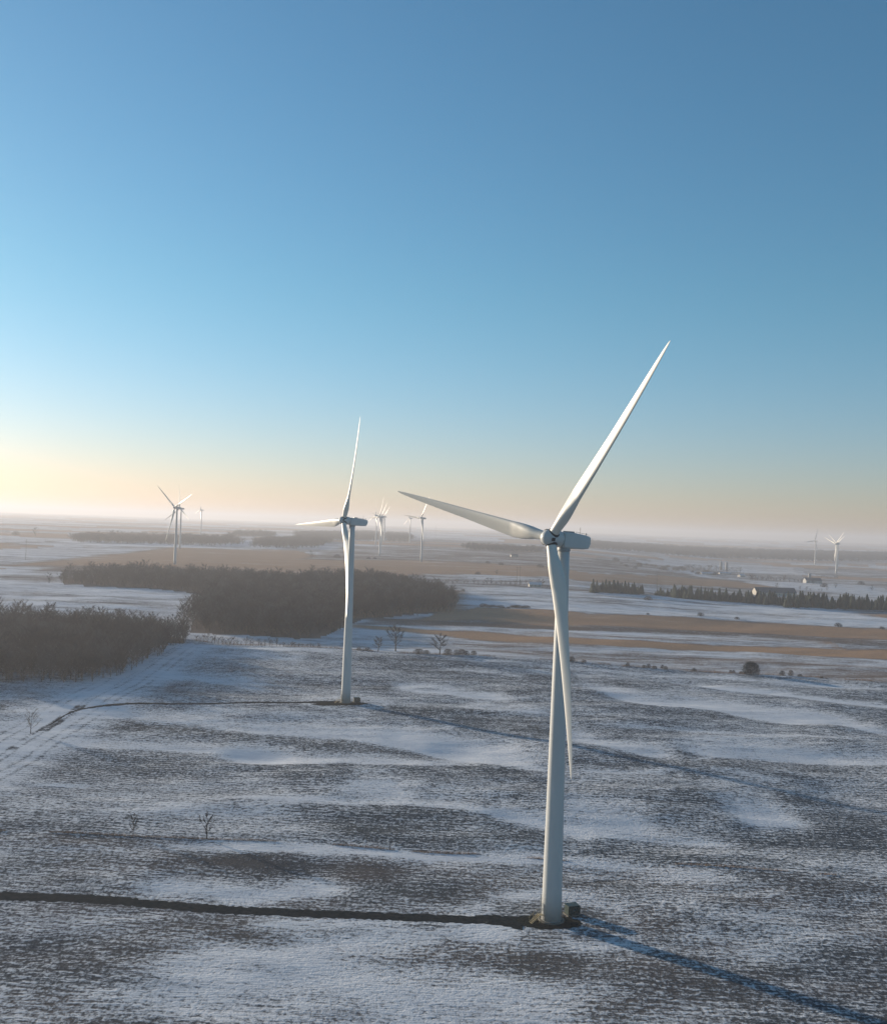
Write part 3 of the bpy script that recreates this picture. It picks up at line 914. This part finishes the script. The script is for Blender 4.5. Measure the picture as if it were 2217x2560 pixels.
def bush(seed, H, W_, n):
    g = random.Random(seed); tr, cr = MB(), MB()
    for i in range(9):
        a = g.uniform(0, 6.28); r = g.uniform(0, W_ * .3)
        tr.tube((0, 0, 0), (math.cos(a) * r, math.sin(a) * r, H * g.uniform(.5, .8)), .06, .02, 4)
    for i in range(n):
        a = g.uniform(0, 6.28); rr_ = W_ * .5 * math.sqrt(g.random()); zz = g.uniform(.0, 1)
        lim = math.sqrt(max(0.05, 1 - (zz * 1.02 - .35) ** 2 / .5)) if zz > .35 else 1
        p = Vector((math.cos(a) * rr_ * lim, math.sin(a) * rr_ * lim, zz * H * .85))
        e = p + Vector((math.cos(a) * .35 + g.uniform(-.5, .5), math.sin(a) * .35 + g.uniform(-.5, .5), g.uniform(.2, .9))) * (H * .22)
        tri_strip(cr, p, e, .045, Vector((.3, .2, 1)))
    return tr, cr

def conifer(seed, H, W_):
    g = random.Random(seed); tr, cr = MB(), MB()
    tr.tube((0, 0, 0), (0, 0, H * .95), .2, .03, 6)
    lv = 15
    for i in range(lv):
        t = i / lv; z = H * (.05 + .92 * t); L_ = W_ * .5 * (1 - t) ** .8 * g.uniform(.85, 1.12) + .12
        nb = int(13 - 6 * t)
        for k in range(nb):
            a = k * 6.283 / nb + g.uniform(-.3, .3) + i
            l2 = L_ * g.uniform(.75, 1.15)
            d = Vector((math.cos(a), math.sin(a), 0)); s_ = Vector((-math.sin(a), math.cos(a), 0))
            wv = l2 * .34 + .12
            p0 = Vector((0, 0, z + .5)); p1 = d * l2 + Vector((0, 0, z - l2 * .35))
            m1 = d * l2 * .55 + s_ * wv + Vector((0, 0, z - .1)); m2 = d * l2 * .55 - s_ * wv + Vector((0, 0, z - .15)); m3 = d * l2 * .5 + Vector((0, 0, z + .55))
            b = len(cr.v); cr.v += [tuple(p0), tuple(m1), tuple(p1), tuple(m2), tuple(m3)]
            cr.f += [(b, b + 1, b + 4), (b + 1, b + 2, b + 4), (b + 2, b + 3, b + 4), (b + 3, b, b + 4), (b, b + 3, b + 2, b + 1)]
    return tr, cr

def mk(m, name, mat):
    me = bpy.data.meshes.new(name); me.from_pydata(m.v, [], m.f); me.update(); me.materials.append(mat); return me

KIND = {}
def kind(key, fn, tm, cm):
    t, c = fn; KIND[key] = (mk(t, key + "_trunk", tm), mk(c, key + "_crown", cm))
for i in range(4):
    kind(f"wood{i}", bare_tree(10 + i, 15.0, 4.0, 17, 7, 4, 1.3, .22, .055, .04), M_BARK, (M_TWIG, M_TWIG5, M_TWIG3, M_TWIG4)[i])
for i in range(2):
    kind(f"oak{i}", bare_tree(30 + i, 12.0, 5.6, 14, 9, 5, .75, .42, .055, .22), M_BARK, M_TWIG)
kind("pale0", bare_tree(40, 14.0, 5.2, 14, 8, 4, 1.0, .3, .04, .2), M_BARK, M_TWIG2)
kind("sapling0", bare_tree(50, 6.0, 1.7, 9, 6, 4, 1.3, .17, .05, .15), M_BARK, M_TWIG)
kind("sapling1", bare_tree(51, 6.0, 1.5, 8, 6, 4, 1.5, .15, .05, .15), M_BARK, M_TWIG)
kind("bush0", bush(60, 3.0, 4.2, 700), M_BARK, M_BUSH)
kind("bush1", bush(61, 2.4, 3.4, 500), M_BARK, M_TWIG)
kind("thicket0", bush(62, 6.0, 8.0, 2600), M_BARK, M_TWIG)
for i in range(3):
    kind(f"spruce{i}", conifer(70 + i, 12.0, 6.4 + i * .6), M_BARK, M_CONIF)
for i in range(2):
    kind(f"farwood{i}", bare_tree(80 + i, 14.0, 5.0, 8, 5, 3, 1.0, .5, .16, .1), M_BARK, M_TWIG)

def plant(key, name, cat, p, H, label, group=None, wide=1.0, parts=("trunk", "crown"), rot=None):
    ref = {"wood": 15, "oak": 12, "pale": 14, "sapling": 6, "bush0": 3, "bush1": 2.4, "thicket": 6, "spruce": 12, "farwood": 14}
    h0 = next(v for k, v in ref.items() if key.startswith(k))
    s_ = H / h0
    o = empty(name, (p[0], p[1], gz(*p) - .05), rnd.uniform(0, 6.28) if rot is None else rot)
    o.scale = (s_ * wide, s_ * wide, s_)
    tag(o, label, cat, group)
    for nm, me in zip(parts, KIND[key]):
        c = bpy.data.objects.new(nm, me); COL.objects.link(c); c.parent = o
    return o

# --- woods
def scatter(poly, sp, jit=.8):
    xs = [p[0] for p in poly]; ys = [p[1] for p in poly]
    gx = np.arange(min(xs), max(xs), sp); gy = np.arange(min(ys), max(ys), sp)
    X, Y = np.meshgrid(gx, gy)
    rs = np.random.RandomState(int(abs(xs[0])) + 3)
    X = X + rs.uniform(-sp * jit / 2, sp * jit / 2, X.shape); Y = Y + rs.uniform(-sp * jit / 2, sp * jit / 2, Y.shape)
    X = X.ravel(); Y = Y.ravel()
    m = in_poly(X + (36 if min(ys) > 600 else 16) * (fbm(X / 22, Y / 22, 2, 4) - .5), Y + 14 * (fbm(X / 22, Y / 22, 2, 14) - .5), poly)
    return np.stack([X[m], Y[m]], -1)

def visible(P):
    """inside the photograph's field of view"""
    d = P[:, 1] * FW[1]
    return np.abs(P[:, 0] / P[:, 1]) < .47

ptsA = scatter(WOOD_A, 5.6); ptsB = scatter(WOOD_B, 7.2)
print("wood points", len(ptsA), len(ptsB), np.min(ptsB, 0), np.max(ptsB, 0))
visA = ptsA[visible(ptsA)]
order = np.argsort(np.hypot(visA[:, 0], visA[:, 1]))
nA = 200
indA = visA[order[:nA]]
restA = np.vstack([visA[order[nA:]], ptsA[~visible(ptsA)]])
orderB = np.argsort(np.hypot(ptsB[:, 0], ptsB[:, 1]))
nB = 80
indB = ptsB[orderB[:nB]]
restB = ptsB[orderB[nB:]]
for p in indA:
    plant(f"wood{rnd.randrange(4)}", "woodland_tree", "tree", p, rnd.uniform(8, 14.5) + 4.5 * float(vnoise(p[0:1] / 22, p[1:2] / 22, 6)[0]), "bare grey brown tree in the near edge of the dark wood at the left border", "trees in the near edge of the left wood", 1.05)
for p in indB:
    plant(f"wood{rnd.randrange(4)}", "woodland_tree", "tree", p, rnd.uniform(8.5, 15) + 5 * float(vnoise(p[0:1] / 30, p[1:2] / 30, 6)[0]), "bare brown tree in the front edge of the large wood behind the second turbine", "trees in the front edge of the large wood", 1.15)

def forest_stuff(name, pts, keys, h_lo, h_hi, ref, label, wide=1.0, zoff=0.0):
    srcs = []
    me = bpy.data.meshes.new(name)
    z = base_z(pts[:, 0], pts[:, 1]) + relief(pts[:, 0].copy(), pts[:, 1].copy())[1] + zoff
    me.from_pydata([(float(a), float(b), float(c)) for (a, b), c in zip(pts, z)], [], [])
    rs = np.random.RandomState(5)
    sc = (rs.uniform(h_lo, h_hi, len(pts)) + 7.0 * (vnoise(pts[:, 0] / 28, pts[:, 1] / 28, 6) - .5) + 3.0 * (rs.uniform(0, 1, len(pts)) > .9)) / ref
    a = me.attributes.new("sc", 'FLOAT_VECTOR', 'POINT')
    a.data.foreach_set("vector", np.stack([sc * wide, sc * wide, sc], -1).ravel().astype(np.float32))
    a = me.attributes.new("rt", 'FLOAT_VECTOR', 'POINT')
    a.data.foreach_set("vector", np.stack([sc * 0, sc * 0, rs.uniform(0, 6.28, len(pts))], -1).ravel().astype(np.float32))
    a = me.attributes.new("ix", 'INT', 'POINT')
    a.data.foreach_set("value", rs.randint(0, len(keys), len(pts)).astype(np.int32))
    o = bpy.data.objects.new(name, me); COL.objects.link(o)
    tag(o, label, "wood", kind="stuff")
    ng = bpy.data.node_groups.new(name + "_scatter", 'GeometryNodeTree')
    ng.interface.new_socket("Geometry", in_out='INPUT', socket_type='NodeSocketGeometry')
    ng.interface.new_socket("Geometry", in_out='OUTPUT', socket_type='NodeSocketGeometry')
    N, L = ng.nodes, ng.links
    gi = N.new("NodeGroupInput"); go = N.new("NodeGroupOutput")
    g2i = N.new("GeometryNodeGeometryToInstance")
    for k in reversed(keys):
        j = N.new("GeometryNodeJoinGeometry")
        for me_ in KIND[k]:
            # first planted object that uses the mesh serves as the source
            src = next(x for x in COL.objects if x.data is me_)
            oi = N.new("GeometryNodeObjectInfo"); oi.transform_space = 'ORIGINAL'
            oi.inputs["Object"].default_value = src
            L.new(oi.outputs["Geometry"], j.inputs[0])
        gt = N.new("GeometryNodeGeometryToInstance")
        L.new(j.outputs[0], gt.inputs[0])
        srcs.append(gt)
    jj = N.new("GeometryNodeJoinGeometry")
    for g_ in srcs: L.new(g_.outputs[0], jj.inputs[0])
    N.remove(g2i)
    ip = N.new("GeometryNodeInstanceOnPoints"); ip.inputs["Pick Instance"].default_value = True
    def attr(nm, ty):
        n = N.new("GeometryNodeInputNamedAttribute"); n.data_type = ty; n.inputs["Name"].default_value = nm; return n.outputs["Attribute"]
    L.new(gi.outputs[0], ip.inputs["Points"]); L.new(jj.outputs[0], ip.inputs["Instance"])
    L.new(attr("ix", 'INT'), ip.inputs["Instance Index"]); L.new(attr("sc", 'FLOAT_VECTOR'), ip.inputs["Scale"])
    e2r = N.new("FunctionNodeEulerToRotation"); L.new(attr("rt", 'FLOAT_VECTOR'), e2r.inputs[0]); L.new(e2r.outputs[0], ip.inputs["Rotation"])
    L.new(ip.outputs[0], go.inputs[0])
    md = o.modifiers.new("scatter", 'NODES'); md.node_group = ng
    return o
WK = ["wood0", "wood1", "wood2", "wood3"]
forest_stuff("woodland", restA, WK, 9.5, 16, 15, "mass of bare trees filling the dark wood at the left border", 1.05)
forest_stuff("woodland", restB, WK, 10, 17, 15, "large dark wood of bare trees behind the second turbine", 1.2)

# --- hedge and lone trees (photo pixels -> ground)
def at_v(x, y): return pix(x * K, y * K)
def hpx(x, y, h):  # height in metres of something h (1792 scale) px tall standing at x,y
    p = at_v(x, y); return h * K * math.hypot(*p) / F_PX
def vt(key, name, cat, x, y, h, label, group=None, wide=1.0, **k):
    return plant(key, name, cat, at_v(x, y), hpx(x, y, h), label, group, wide, **k)

vt("oak0", "bare_tree", "tree", 799, 1319, 54, "tallest bare tree on the hedge line between the two near turbines", wide=.8)
vt("oak1", "bare_tree", "tree", 764, 1319, 30, "shorter rounded bare tree just left of the tallest tree on the hedge line")
vt("oak1", "bare_tree", "tree", 888, 1327, 42, "spreading bare tree with low bushes at its foot on the hedge line")
vt("pale0", "bare_tree", "tree", 372, 1288, 52, "spreading bare tree in the gap where the two woods meet")
vt("pale0", "bare_tree", "tree", 396, 1236, 40, "pale bare tree leaning out of the left corner of the large wood", wide=1.1)
vt("pale0", "bare_tree", "tree", 62, 1478, 46, "bare pale tree standing in snow left of the rutted track", wide=.9)
vt("sapling0", "bare_tree", "tree", 418, 1697, 54, "taller slender bare tree on the near fence line, with dark branches at its base", wide=.9)
vt("sapling1", "bare_tree", "tree", 269, 1689, 44, "shorter bare tree on the near fence line, at the left", wide=.9)
vt("thicket0", "round_bush", "bush", 1517, 1364, 26, "large round grey bush on the hedge line at the right", wide=.92)
for i, (x, y, h, w) in enumerate([(846, 1325, 11, 1.5), (862, 1326, 9, 1.2), (905, 1328, 13, 1.1), (922, 1328, 11, 1), (933, 1328, 12, 1), (942, 1329, 10, 1), (957, 1329, 10, 1), (741, 1318, 7, 2), (725, 1317, 6, 1.4), (1155, 1339, 12, .8)]):
    vt(f"bush{i % 2}", "hedge_bush", "bush", x, y, h, "low brown bush on the hedge line between the two near turbines", "bushes on the hedge line between the near turbines", w)
for i, (x, y, h, w) in enumerate([(1180, 1340, 5, 1.5), (1268, 1346, 8, .8), (1301, 1349, 7, 1), (1310, 1349, 9, .8), (1322, 1350, 6, 1.4), (1338, 1350, 8, .7), (1345, 1351, 6, 1), (1402, 1355, 6, 1.2), (1476, 1360, 6, .8), (1482, 1360, 6, .8), (1497, 1362, 5, 1), (1580, 1366, 10, .8), (1598, 1367, 12, .6), (1616, 1368, 5, 1.4), (1660, 1370, 4, 1.3)]):
    vt(f"bush{i % 2}", "hedge_bush", "bush", x, y, h, "small scrubby bush on the hedge line right of the nearest turbine", "small bushes on the right part of the hedge line", w)
# row of thin saplings in front of the large wood
for i in range(34):
    x = 398 + i * 7.6 + rnd.uniform(-2.5, 2.5)
    if 688 < x < 712: continue
    y = np.interp(x, [385, 500, 640, 760], [1292, 1300, 1310, 1320])
    vt(f"sapling{i % 2}", "sapling", "tree", x, y, rnd.uniform(9, 19) if x < 560 else rnd.uniform(6, 14), "thin bare sapling in the row before the large wood", "thin saplings in the row before the large wood", rnd.uniform(.9, 1.6))
# beyond: scattered trees
for x, y, h, lab in [(297 / 2.4216, 1150 + 750 / 2.4216, 26, "shorter left one of two slim trees at the far tip of the large wood"),
                     (382 / 2.4216, 1150 + 750 / 2.4216, 34, "taller right one of two slim trees at the far tip of the large wood"),
                     (214 / 2.4216, 1150 + 455 / 2.4216, 22, "faint round tree on the misty plain at far left"),
                     (95 / 2.4216, 1150 + 450 / 2.4216, 10, "low dark shrub on the misty plain near the left border"),
                     (740 + 92 / 2.4216, 1150 + 592 / 2.4216, 22, "small tree beside the bend of the far farm lane above the large wood"),
                     (740 + 250 / 2.4216, 1150 + 590 / 2.4216, 10, "dark shrub on the far field just left of the second turbine's tower"),
                     (740 + 438 / 2.4216, 1150 + 598 / 2.4216, 7, "tiny left shrub at the tan field edge below the distant cluster"),
                     (740 + 475 / 2.4216, 1150 + 598 / 2.4216, 6, "tiny right shrub at the tan field edge below the distant cluster"),
                     (740 + 1100 / 2.4216, 1150 + 693 / 2.4216, 8, "small left shrub on the tan strip above the snowy slope"),
                     (740 + 1215 / 2.4216, 1150 + 695 / 2.4216, 15, "round bare tree standing in the tan strip above the snowy slope"),
                     (740 + 1010 / 2.4216, 1150 + 790 / 2.4216, 6, "tiny shrub alone in the snow right of the large wood"),
                     (740 + 1160 / 2.4216, 1150 + 625 / 2.4216, 7, "tiny shrub on the far snow left of the two poles"),
                     (740 + 1240 / 2.4216, 1150 + 632 / 2.4216, 7, "tiny shrub on the far snow above the two poles"),
                     (740 + 1478 / 2.4216, 1150 + 652 / 2.4216, 9, "small dark shrub just left of the nearest tower on the far plain"),
                     (1477 + 345 / 2.4216, 1150 + 850 / 2.4216, 11, "small round tree standing alone in the snow at the gap of the spruce row"),
                     (1477 + 884 / 2.4216, 1150 + 974 / 2.4216, 7, "dark shrub at the upper edge of the brown field, left one"),
                     (1477 + 1497 / 2.4216, 1150 + 1008 / 2.4216, 10, "wide dark shrub at the upper edge of the brown field near the right border"),
                     (1477 + 1762 / 2.4216, 1150 + 1020 / 2.4216, 7, "small dark shrub at the upper edge of the brown field at the right border"),
                     (1477 + 345 / 2.4216, 1150 + 942 / 2.4216, 5, "tiny shrub at the left start of the fence above the brown field"),
                     (1477 + 663 / 2.4216, 1150 + 955 / 2.4216, 9, "thin small tree at the fence above the brown field"),
                     (1477 + 1480 / 2.4216, 1150 + 780 / 2.4216, 13, "round dark tree in the far field right of the long barn"),
                     (1477 + 1702 / 2.4216, 1150 + 790 / 2.4216, 14, "bushy dark tree far right beyond the spruce row"),
                     (1477 + 1636 / 2.4216, 1150 + 752 / 2.4216, 9, "tiny dark tree in the far fields at upper right"),
                     (1477 + 1412 / 2.4216, 1150 + 776 / 2.4216, 10, "small bare tree left of the round dark tree beyond the long barn"),
                     (1477 + 163 / 2.4216, 1150 + 765 / 2.4216, 14, "pale bare tree rising behind the short spruce row"),
                     (1477 + 1125 / 2.4216, 1150 + 785 / 2.4216, 14, "pale bare tree behind the roof of the long barn"),
                     (1477 + 228 / 2.4216, 1150 + 612 / 2.4216, 14, "faint tree on the far plain right of the nearest turbine's nacelle"),
                     (1477 + 752 / 2.4216, 1150 + 698 / 2.4216, 8, "round shrub in front of the farm grove with two silos")]:
    p = pix(x, y)
    plant("farwood0" if h > 12 else "bush1", "distant_tree", "tree" if h > 12 else "shrub", p, h * math.hypot(*p) / F_PX, lab, None, 1.0 if h > 12 else 1.3)
def clump(x0, x1, ya, yb, n, h, label, group, key="farwood", ox=1477, oy=1150, dy=10, wide=1.0):
    for i in range(n):
        t = (i + rnd.uniform(.1, .9)) / n
        x = x0 + (x1 - x0) * t; y = ya + (yb - ya) * t - rnd.uniform(0, dy)
        p = pix(ox + x / 2.4216, oy + y / 2.4216)
        k = key + str(rnd.randrange(3 if key == "spruce" else 2))
        plant(k, "spruce" if key == "spruce" else "distant_tree", "tree", p, rnd.uniform(.5, 1.25) * h, label, group, wide)
clump(555, 905, 665, 685, 22, 13, "dark tree in the farm grove below the two silos", "trees of the grove with two silos", wide=1.3)
clump(955, 1185, 728, 738, 14, 12, "dark tree in the farmyard grove left of the blue roofed barn", "trees of the farmyard grove", wide=1.2)
clump(1195, 1390, 745, 752, 9, 10, "dark tree around the far barn with one silo", "trees around the far barn", wide=1.1)
clump(130, 700, 640, 700, 16, 8, "small scrubby tree in the rough far pasture left of the grove", "scattered scrub of the far pasture", "bush", wide=1.4, dy=30)
clump(1380, 1500, 715, 718, 6, 6, "low tree in the far hedgerow right of the barn with one silo", "trees of the far right hedgerow", wide=1.3)
clump(1250, 1450, 800, 808, 6, 7, "small tree in the yard right of the long barn", "trees in the yard of the long barn", wide=1.1)
clump(0, 315, 803, 815, 44, 14, "spruce in the short left row of the windbreak", "spruces of the short windbreak", "spruce", dy=6)
clump(385, 500, 820, 828, 16, 9, "small spruce at the start of the long windbreak", "spruces starting the long windbreak", "spruce", dy=6)
clump(500, 1170, 838, 892, 92, 15, "spruce in the long windbreak in front of the long barn", "spruces of the long windbreak left part", "spruce", dy=8)
clump(1170, 1900, 895, 918, 105, 16, "spruce in the long windbreak towards the right border", "spruces of the long windbreak right part", "spruce", dy=8)
clump(850, 1500, 750, 760, 22, 8, "low dark tree along the snowy lane right of the large wood", "low trees along the snowy lane", ox=740, wide=1.3, dy=10)
clump(1110, 1400, 895, 905, 14, 2.5, "low scrub in the snow at the head of the brown field", "scrub at the head of the brown field", "bush", ox=740, wide=2.2)

# --- distant woods: masses nobody could count
def far_forest(name, near, far, sp, label, h=(12, 16), wide=1.5):
    poly = near + list(reversed(far))
    P = scatter(poly, sp)
    print(name, len(P))
    forest_stuff(name, P, ["farwood0", "farwood1"], h[0], h[1], 14, label, wide)
far_forest("far_woodland", Z1([(420, 492), (500, 500), (900, 508), (1350, 515), (1470, 508)]), Z1([(480, 468), (900, 470), (1420, 482)]), 15, "pale misty wood behind the leftmost pair of turbines")
far_forest("far_woodland", Z1([(1525, 524), (1792, 530)]) + Z2([(130, 530), (205, 505)]), Z1([(1560, 490), (1792, 480)]) + Z2([(190, 490)]), 15, "misty wood on the far plain left of the second turbine's hub")
far_forest("far_woodland", Z1([(1385, 462), (1660, 468)]), Z1([(1420, 448), (1650, 450)]), 18, "small faint wood high on the far plain at left")
far_forest("far_woodland", Z2([(0, 500), (200, 488), (500, 488), (705, 494)]), Z2([(0, 450), (400, 442), (690, 458)]), 20, "faint wood behind the distant turbine cluster")
far_forest("far_woodland", Z2([(1008, 540), (1100, 548), (1300, 552), (1500, 558)]), Z2([(1025, 527), (1300, 538), (1500, 545)]), 11, "long narrow wood on the far plain left of the nearest turbine's hub", (9, 12))
far_forest("far_woodland", Z3([(-100, 530), (300, 560), (600, 588), (1000, 600), (1300, 615), (1900, 615)]), Z3([(-100, 495), (300, 520), (600, 540), (1000, 552), (1300, 560), (1900, 570)]), 26, "broad blue wood along the horizon at the right", (13, 18), 2.2)

# ------------------------------------------------------------------ dry grass along fence and hedge
def grass_line(pl, n, h, spread, mat, label, x0=-1e9, x1=1e9):
    v = []; f = []
    g = random.Random(3)
    segs = [(a, b) for a, b in zip(pl[:-1], pl[1:]) if b[0] > x0 and a[0] < x1]
    L_ = [math.hypot(b[0] - a[0], b[1] - a[1]) for a, b in segs]; T = sum(L_)
    XY = []
    for (a, b), l in zip(segs, L_):
        for i in range(int(n * l / T)):
            t = g.random(); XY.append((a[0] + (b[0] - a[0]) * t, a[1] + (b[1] - a[1]) * t + g.gauss(0, spread)))
    XY = np.array(XY); dens = vnoise(XY[:, 0] / 7, XY[:, 0] * 0 + 3, 8)
    XY = XY[dens > .38]; dens = dens[dens > .38]
    z = base_z(XY[:, 0], XY[:, 1]) + relief(XY[:, 0].copy(), XY[:, 1].copy())[1]
    for (x, y), zz, dn in zip(XY, z, dens):
        hh = h * g.uniform(.4, 1.1) * (dn + .3); a = g.uniform(0, 3.14); w = .035
        k = len(v); lx, ly = g.uniform(-.2, .2), g.uniform(-.2, .2)
        v += [(x - w * math.cos(a), y - w * math.sin(a), zz - .02), (x + w * math.cos(a), y + w * math.sin(a), zz - .02), (x + lx, y + ly, zz + hh)]
        f.append((k, k + 1, k + 2))
    o = mesh_obj("dry_grass", v, f, mat)
    tag(o, label, "grass", kind="stuff")
grass_line(FENCE, 7000, .7, .25, M_GRASS, "rusty dry grass along the near fence line")
grass_line(HEDGE, 14000, 1.3, 1.2, M_GRASS, "dry brown grass along the hedge line behind the field", V([(380, 1290)])[0][0])

# ------------------------------------------------------------------ power line poles
def pole_frame(x, y, h_px, lab, gap=6.0, double=True):
    p = pix(x, y); H = h_px * math.hypot(*p) / F_PX
    o = empty("power_pole", (p[0], p[1], gz(*p)), R_(8))
    tag(o, lab, "utility pole", "poles of the far power line")
    for s_ in ((-1, 1) if double else (0,)):
        MB().tube((s_ * gap / 2, 0, 0), (s_ * gap / 2, 0, H), .28, .18, 8).build("pole", M_WOOD, o, True)
    if double:
        MB().box(-gap * .95, -.15, H - 3.4, gap * .95, .15, H - 3.05).build("crossarm", M_WOOD, o)
        m = MB()
        for s_ in (-1, 0, 1): m.tube((s_ * gap * .85, 0, H - 4.6), (s_ * gap * .85, 0, H - 3.4), .12, .12, 6)
        m.build("insulators", M_GREY, o)
    else:
        MB().box(-1.4, -.1, H - 1.2, 1.4, .1, H - .95).build("crossarm", M_WOOD, o)
pole_frame(1295, 1464, 53, "two tall wooden poles standing close together left of the nearest tower", 3.6)
pole_frame(1642, 1479, 50, "faint tall pole at the gap in the spruce row", 3.0, False)
pole_frame(1088, 1352, 38, "faint pole on the hazy plain below the long left blade", 4, False)
pole_frame(64, 1400, 48, "faint pole on the misty tan field near the left border", 3.4, False)

# ------------------------------------------------------------------ farm buildings
def gable(name, p, L_, W_, h, rise, rz, wall, roof, label, cat="barn", chimney=False, nwin=4, dooron=True):
    o = empty(name, (p[0], p[1], gz(*p) - .1), rz)
    tag(o, label, cat)
    x, y = L_ / 2, W_ / 2
    v = [(-x, -y, 0), (x, -y, 0), (x, y, 0), (-x, y, 0), (-x, -y, h), (x, -y, h), (x, y, h), (-x, y, h), (-x, 0, h + rise), (x, 0, h + rise)]
    mesh_obj("wall", v, [(0, 1, 5, 4), (2, 3, 7, 6), (1, 2, 6, 9, 5), (3, 0, 4, 8, 7)], wall, o)
    e = .6; t = .18
    sl_ = rise / y
    v = []
    for xx in (-x - e, x + e):
        v += [(xx, -y - e, h - e * sl_ + .02), (xx, 0, h + rise + .02), (xx, y + e, h - e * sl_ + .02), (xx, y + e, h - e * sl_ + t), (xx, 0, h + rise + t), (xx, -y - e, h - e * sl_ + t)]
    f = [(i, (i + 1) % 6, 6 + (i + 1) % 6, 6 + i) for i in range(6)] + [(0, 5, 4, 3, 2, 1), (6, 7, 8, 9, 10, 11)]
    rf = mesh_obj("roof", v, f, roof, o)
    if chimney: MB().box(x * .3, -.4, h + rise - .8, x * .3 + .8, .4, h + rise + 1.2).build("chimney", M_SILO, rf)
    for i in range(nwin):
        xx = -x + L_ * (i + .5) / nwin
        MB().box(xx - .6, -y - .05, h * .4, xx + .6, -y - .004, h * .4 + 1.2).build("window", M_GLASS, o)
    if dooron:
        MB().box(-x - .06, -1.6, 0, -x - .004, 1.6, min(3.2, h * .8)).build("door", M_GREYW, o)
    return o
def pz(x, y, ox=1477, oy=1150): return pix(ox + x / 2.4216, oy + y / 2.4216)
def m_per(p): return math.hypot(*p) / F_PX
a = pz(985, 818); b = pz(1230, 826); L_ = math.hypot(a[0] - b[0], a[1] - b[1])
gable("long_barn", ((a[0] + b[0]) / 2, (a[1] + b[1]) / 2), L_, 16, 4.6, 6.5, math.atan2(b[1] - a[1], b[0] - a[0]) + .05, M_BARNW, M_ROOF, "long low barn with a dark roof and sunlit white gable behind the windbreak", nwin=8)
p = pz(1340, 745); gable("barn", p, 32, 14, 6, 5, .1, M_GREYW, M_ROOF, "grey roofed barn beside a single silo in the far farmyard")
p = pz(910, 706); gable("farmhouse", p, 15, 9, 5, 3, .5, M_BARNW, M_SNOWR, "small pale farmhouse left of the farmyard grove", "house", True, 3)
p = pz(710, 692); gable("shed", p, 34, 10, 3, 2, .1, M_BARNW, M_SNOWR, "low pale shed with a snowy roof below the two silos", "shed", False, 4)
p = pz(810, 692); gable("shed", p, 26, 9, 3, 2, .05, M_BARNW, M_SNOWR, "second low pale shed, right of the shed below the two silos", "shed", False, 4)
p = (lambda q: q)(pix(740 + 1320 / 2.4216, 1150 + 585 / 2.4216)); gable("farmhouse", p, 16, 10, 4.5, 3, .2, M_BARNW, M_ROOF, "tiny dark roofed house on the far plain just left of the nearest hub", "house", True, 3)
p = pix(740 + 1445 / 2.4216, 1150 + 762 / 2.4216); gable("farmhouse", p, 15, 9, 3.5, 2.5, .1, M_BARNW, M_SNOWR, "pale low house beside the snowy lane left of the nearest tower", "house", False, 3)
p = pz(1605, 612); gable("farmhouse", p, 22, 12, 7, 5, .8, M_BARNW, M_BARNW, "tiny bright house at the foot of the blue wood near the right border", "house", False, 3)
def silo(x, y, h_px, r, lab):
    p = pz(x, y); H = h_px * m_per(p)
    o = empty("silo", (p[0], p[1], gz(*p)))
    tag(o, lab, "silo", "grain silos on the far farms")
    MB().lathe([(r, 0), (r, H * .86)], 20).build("body", M_SILO, o, True)
    MB().lathe([(r * 1.04, H * .86), (r * .95, H * .92), (r * .6, H * .98), (r * .1, H)], 20).build("dome", M_GREY, o, True)
silo(786, 668, 21, 3.2, "left one of the two tall silos rising above the farm grove")
silo(820, 672, 21, 3.2, "right one of the two tall silos rising above the farm grove")
silo(1322, 742, 22, 2.8, "single silo behind the grey roofed barn")

# ------------------------------------------------------------------ haze: real air around the whole scene
m, nt, N, L, P = new_mat("haze_air")
N.remove(P)
pv = N.new("ShaderNodeVolumePrincipled")
pv.inputs["Color"].default_value = (.78, .79, .86, 1)
pv.inputs["Density"].default_value = 1.5e-4
pv.inputs["Anisotropy"].default_value = 0.30
L.new(pv.outputs[0], N["Material Output"].inputs["Volume"])
hz = MB().box(-23500, -23500, -14, 23500, 23500, 168).build("haze", m)
tag(hz, "pale winter haze lying over the whole plain", "haze", kind="stuff")
